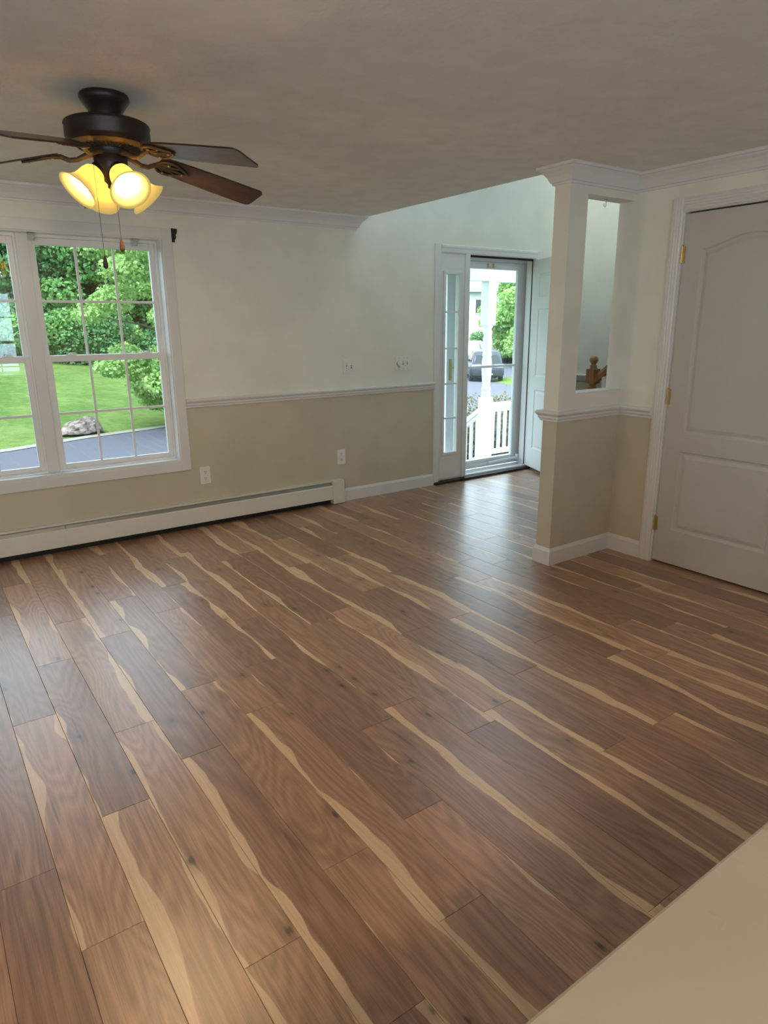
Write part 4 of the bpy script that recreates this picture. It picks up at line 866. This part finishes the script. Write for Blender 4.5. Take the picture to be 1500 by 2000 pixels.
for k in range(4): q = MB(); q.box(4.62, 6.34+0.28*k, -1.0, 5.83, 6.34+0.28*(k+1), PZ-0.17*(k+1)); q.build('step', M['deck'], r)
rg = random.Random(12)
for i, x in enumerate((6.35, 6.95, 7.55, 8.2)):
    y = 7.05 + 0.12*(i % 2); r = tag(empty('flowering_shrub', (x, y, ground(x, y))), ['speckled shrub behind the porch railing, next to the post', 'speckled shrub behind the porch railing, second from the post', 'speckled shrub behind the porch railing, third from the post', 'speckled shrub behind the porch railing, farthest from the post'][i], 'shrub', 'speckled shrubs along the porch')
    leaves('foliage', [(rg.uniform(-.3, .3), rg.uniform(-.2, .25), rg.uniform(0.15, 1.22), .34, .32, .26) for _ in range(13)], 7000, 0.028, M['leaf_shrub'], r, 400+i)
for i, (x, y) in enumerate(((6.55, 8.1), (7.2, 8.7), (6.15, 7.75))):
    r = tag(empty('flowering_shrub', (x, y, ground(x, y))), ['speckled shrub left of the post beyond the sloping railing', 'speckled shrub farther out beyond the sloping railing', 'speckled shrub close beside the porch steps'][i], 'shrub', 'speckled shrubs along the porch')
    leaves('foliage', [(rg.uniform(-.4, .4), rg.uniform(-.4, .4), rg.uniform(0.1, 1.10), .36, .36, .28) for _ in range(13)], 7000, 0.030, M['leaf_shrub'], r, 420+i)

# ------------------------------------------------------------------ cars
def car(name, x, y, heading, body_mat, label, suv=True):
    r = tag(empty(name, (x, y, ground(x, y)+0.06), heading), label, 'car')   # local +y is forward
    Lh, Wd = (4.5, 0.92) if suv else (4.6, 0.90); roof = 1.66 if suv else 1.44; belt = 1.02 if suv else 0.92
    def loft(secs, mat, nm, parent=r):
        n = len(secs[0]); v = [p for s_ in secs for p in s_]; f = []
        for j in range(len(secs)-1):
            for k in range(n): f.append((j*n+k, j*n+(k+1) % n, (j+1)*n+(k+1) % n, (j+1)*n+k))
        f += [tuple(range(n)), tuple(range((len(secs)-1)*n, len(secs)*n))]; b = MB(); b.add(v, f, 0, True); return b.build(nm, mat, parent)
    def sec(yy, w, z0, z1, c=0.12):
        return [(-w+c, yy, z0), (w-c, yy, z0), (w, yy, z0+c), (w, yy, z1-c), (w-c*.7, yy, z1), (-w+c*.7, yy, z1), (-w, yy, z1-c), (-w, yy, z0+c)]
    body = loft([sec(-Lh/2, Wd*.86, 0.42, 0.86), sec(-Lh/2+.05, Wd*.95, 0.34, belt-.03), sec(-Lh/2+.25, Wd, 0.28, belt), sec(-1.2, Wd, 0.26, belt), sec(0.9, Wd, 0.26, belt-.02), sec(1.4, Wd*.98, 0.26, belt-.10), sec(2.0, Wd*.93, 0.30, belt-.20), sec(Lh/2, Wd*.80, 0.40, 0.70)], body_mat, 'body')
    r0 = -Lh/2+0.22 if suv else -Lh/2+0.75
    def gsec(yy, wb, wt, z0, z1): return [(-wb, yy, z0), (wb, yy, z0), (wb*.98, yy, z0+.05), (wt, yy, z1-.06), (wt-.1, yy, z1), (-wt+.1, yy, z1), (-wt, yy, z1-.06), (-wb*.98, yy, z0+.05)]
    loft([gsec(r0-.12, .80, .78, belt-.05, belt+.05), gsec(r0+.18, .84, .68, belt-.05, roof-.04), gsec(r0+.5, .85, .68, belt-.05, roof), gsec(0.2, .85, .68, belt-.05, roof-.01), gsec(0.75, .84, .66, belt-.05, roof-.12), gsec(1.35, .80, .76, belt-.12, belt-.02)], body_mat, 'cabin')
    q = MB(); q.add([(-.66, r0-.13, belt+.06), (.66, r0-.13, belt+.06), (.58, r0+.14, roof-.12), (-.58, r0+.14, roof-.12), (-.66, r0-.10, belt+.06), (.66, r0-.10, belt+.06), (.58, r0+.17, roof-.12), (-.58, r0+.17, roof-.12)], [(0,1,2,3),(7,6,5,4),(0,4,5,1),(1,5,6,2),(2,6,7,3),(3,7,4,0)]); q.build('rear_window', M['car_glass'], r)
    for s in (-1, 1):
        q = MB(); q.add([(s*.865, r0+.35, belt+.05), (s*.865, 0.85, belt+.05), (s*.70, 0.45, roof-.10), (s*.70, r0+.55, roof-.10), (s*.84, r0+.35, belt+.05), (s*.84, 0.85, belt+.05), (s*.68, 0.45, roof-.10), (s*.68, r0+.55, roof-.10)], [(0,1,2,3),(7,6,5,4),(0,4,5,1),(1,5,6,2),(2,6,7,3),(3,7,4,0)]); q.build('side_window', M['car_glass'], r)
        q = MB(); q.box(min(s*.34, s*.84), -Lh/2-.02, 0.80, max(s*.34, s*.84), -Lh/2+.10, 0.97, 0, 0.02); q.build('tail_lamp', M['tail'], r)
        q = MB(); q.box(min(s*.90, s*1.05), 0.75, belt+.02, max(s*.90, s*1.05), 0.9, belt+.16, 0, 0.02); q.build('mirror', body_mat, r)
        for yy in (-1.38, 1.38):
            q = MB(); q.lathe([(0.20, -0.11), (0.32, -0.11), (0.345, -0.07), (0.345, 0.07), (0.32, 0.11), (0.20, 0.11)], (s*(Wd-.12), yy, 0.345), (1, 0, 0), 28); w_ = q.build('wheel', M['rubber'], r)
            q = MB(); q.lathe([(0.21, -0.10), (0.10, -0.115), (0.10, 0.115), (0.21, 0.10)], (s*(Wd-.12), yy, 0.345), (1, 0, 0), 20); q.build('hub', M['chrome'], w_)
    q = MB(); q.box(-.80, -Lh/2-.04, 0.36, .80, -Lh/2+.12, 0.58, 0, 0.03); q.build('rear_bumper', M['rubber'], r)
    q = MB(); q.box(-.16, -Lh/2-.03, 0.70, .16, -Lh/2+.04, 0.82, 0, 0.005); q.build('number_plate', M['plate'], r)
    q = MB(); q.box(-.30, -Lh/2-.05, 0.42, .30, -Lh/2-.03, 0.50, 0, 0.005); q.build('bumper_trim', M['chrome'], r)
    return r
car('parked_suv', 27.1, 28.6, -math.radians(38.5), M['car_blue'], 'slate blue SUV seen from behind beyond the porch')
car('parked_sedan', 35.2, 38.6, math.pi - math.radians(50), M['car_white'], 'pale silver sedan parked beyond the blue SUV', False)

# ------------------------------------------------------------------ far house and cable
hz = ground(47, 54); hs = tag(empty('neighbour_house', (46.0, 55.5, hz), -math.radians(42)), 'pale gabled neighbour house at the end of the street', 'house')
q = MB(); q.box(-7, -4, 0, 6, 5, 2.5); q.build('lower_wall', M['pinkwall'], hs)
q = MB(); q.box(-7, -4, 2.5, 6, 5, 5.0); q.build('upper_wall', M['siding'], hs)
q = MB(); q.prism([(-4.6, 4.9), (5.6, 4.9), (0.5, 7.6)], -7.5, 6.5, lambda y, z, x: (x, y, z)); q.build('roof', M['roof'], hs)
q = MB(); q.prism([(-3, 5.0), (5.2, 5.0), (1.1, 6.7)], -4.5, -4.0, lambda x, z, y: (x, y, z)); q.build('gable', M['siding'], hs)
for x in (-5, -2, 1.2, 4.2):
    q = MB(); q.box(x-.55, -4.08, 2.9, x+.55, -3.98, 4.3); w_ = q.build('window', M['porch'], hs); q = MB(); q.box(x-.45, -4.10, 3.0, x+.45, -4.07, 4.2); q.build('pane', M['car_glass'], w_)
b = MB(); b.tube([(17.0, 16.6, 3.55), (19.5, 18.2, 2.6)], 0.022, 6); o = b.build('guy_cable', M['alu']); tag(o, 'thin pale cable slanting in front of the roadside tree', 'cable')
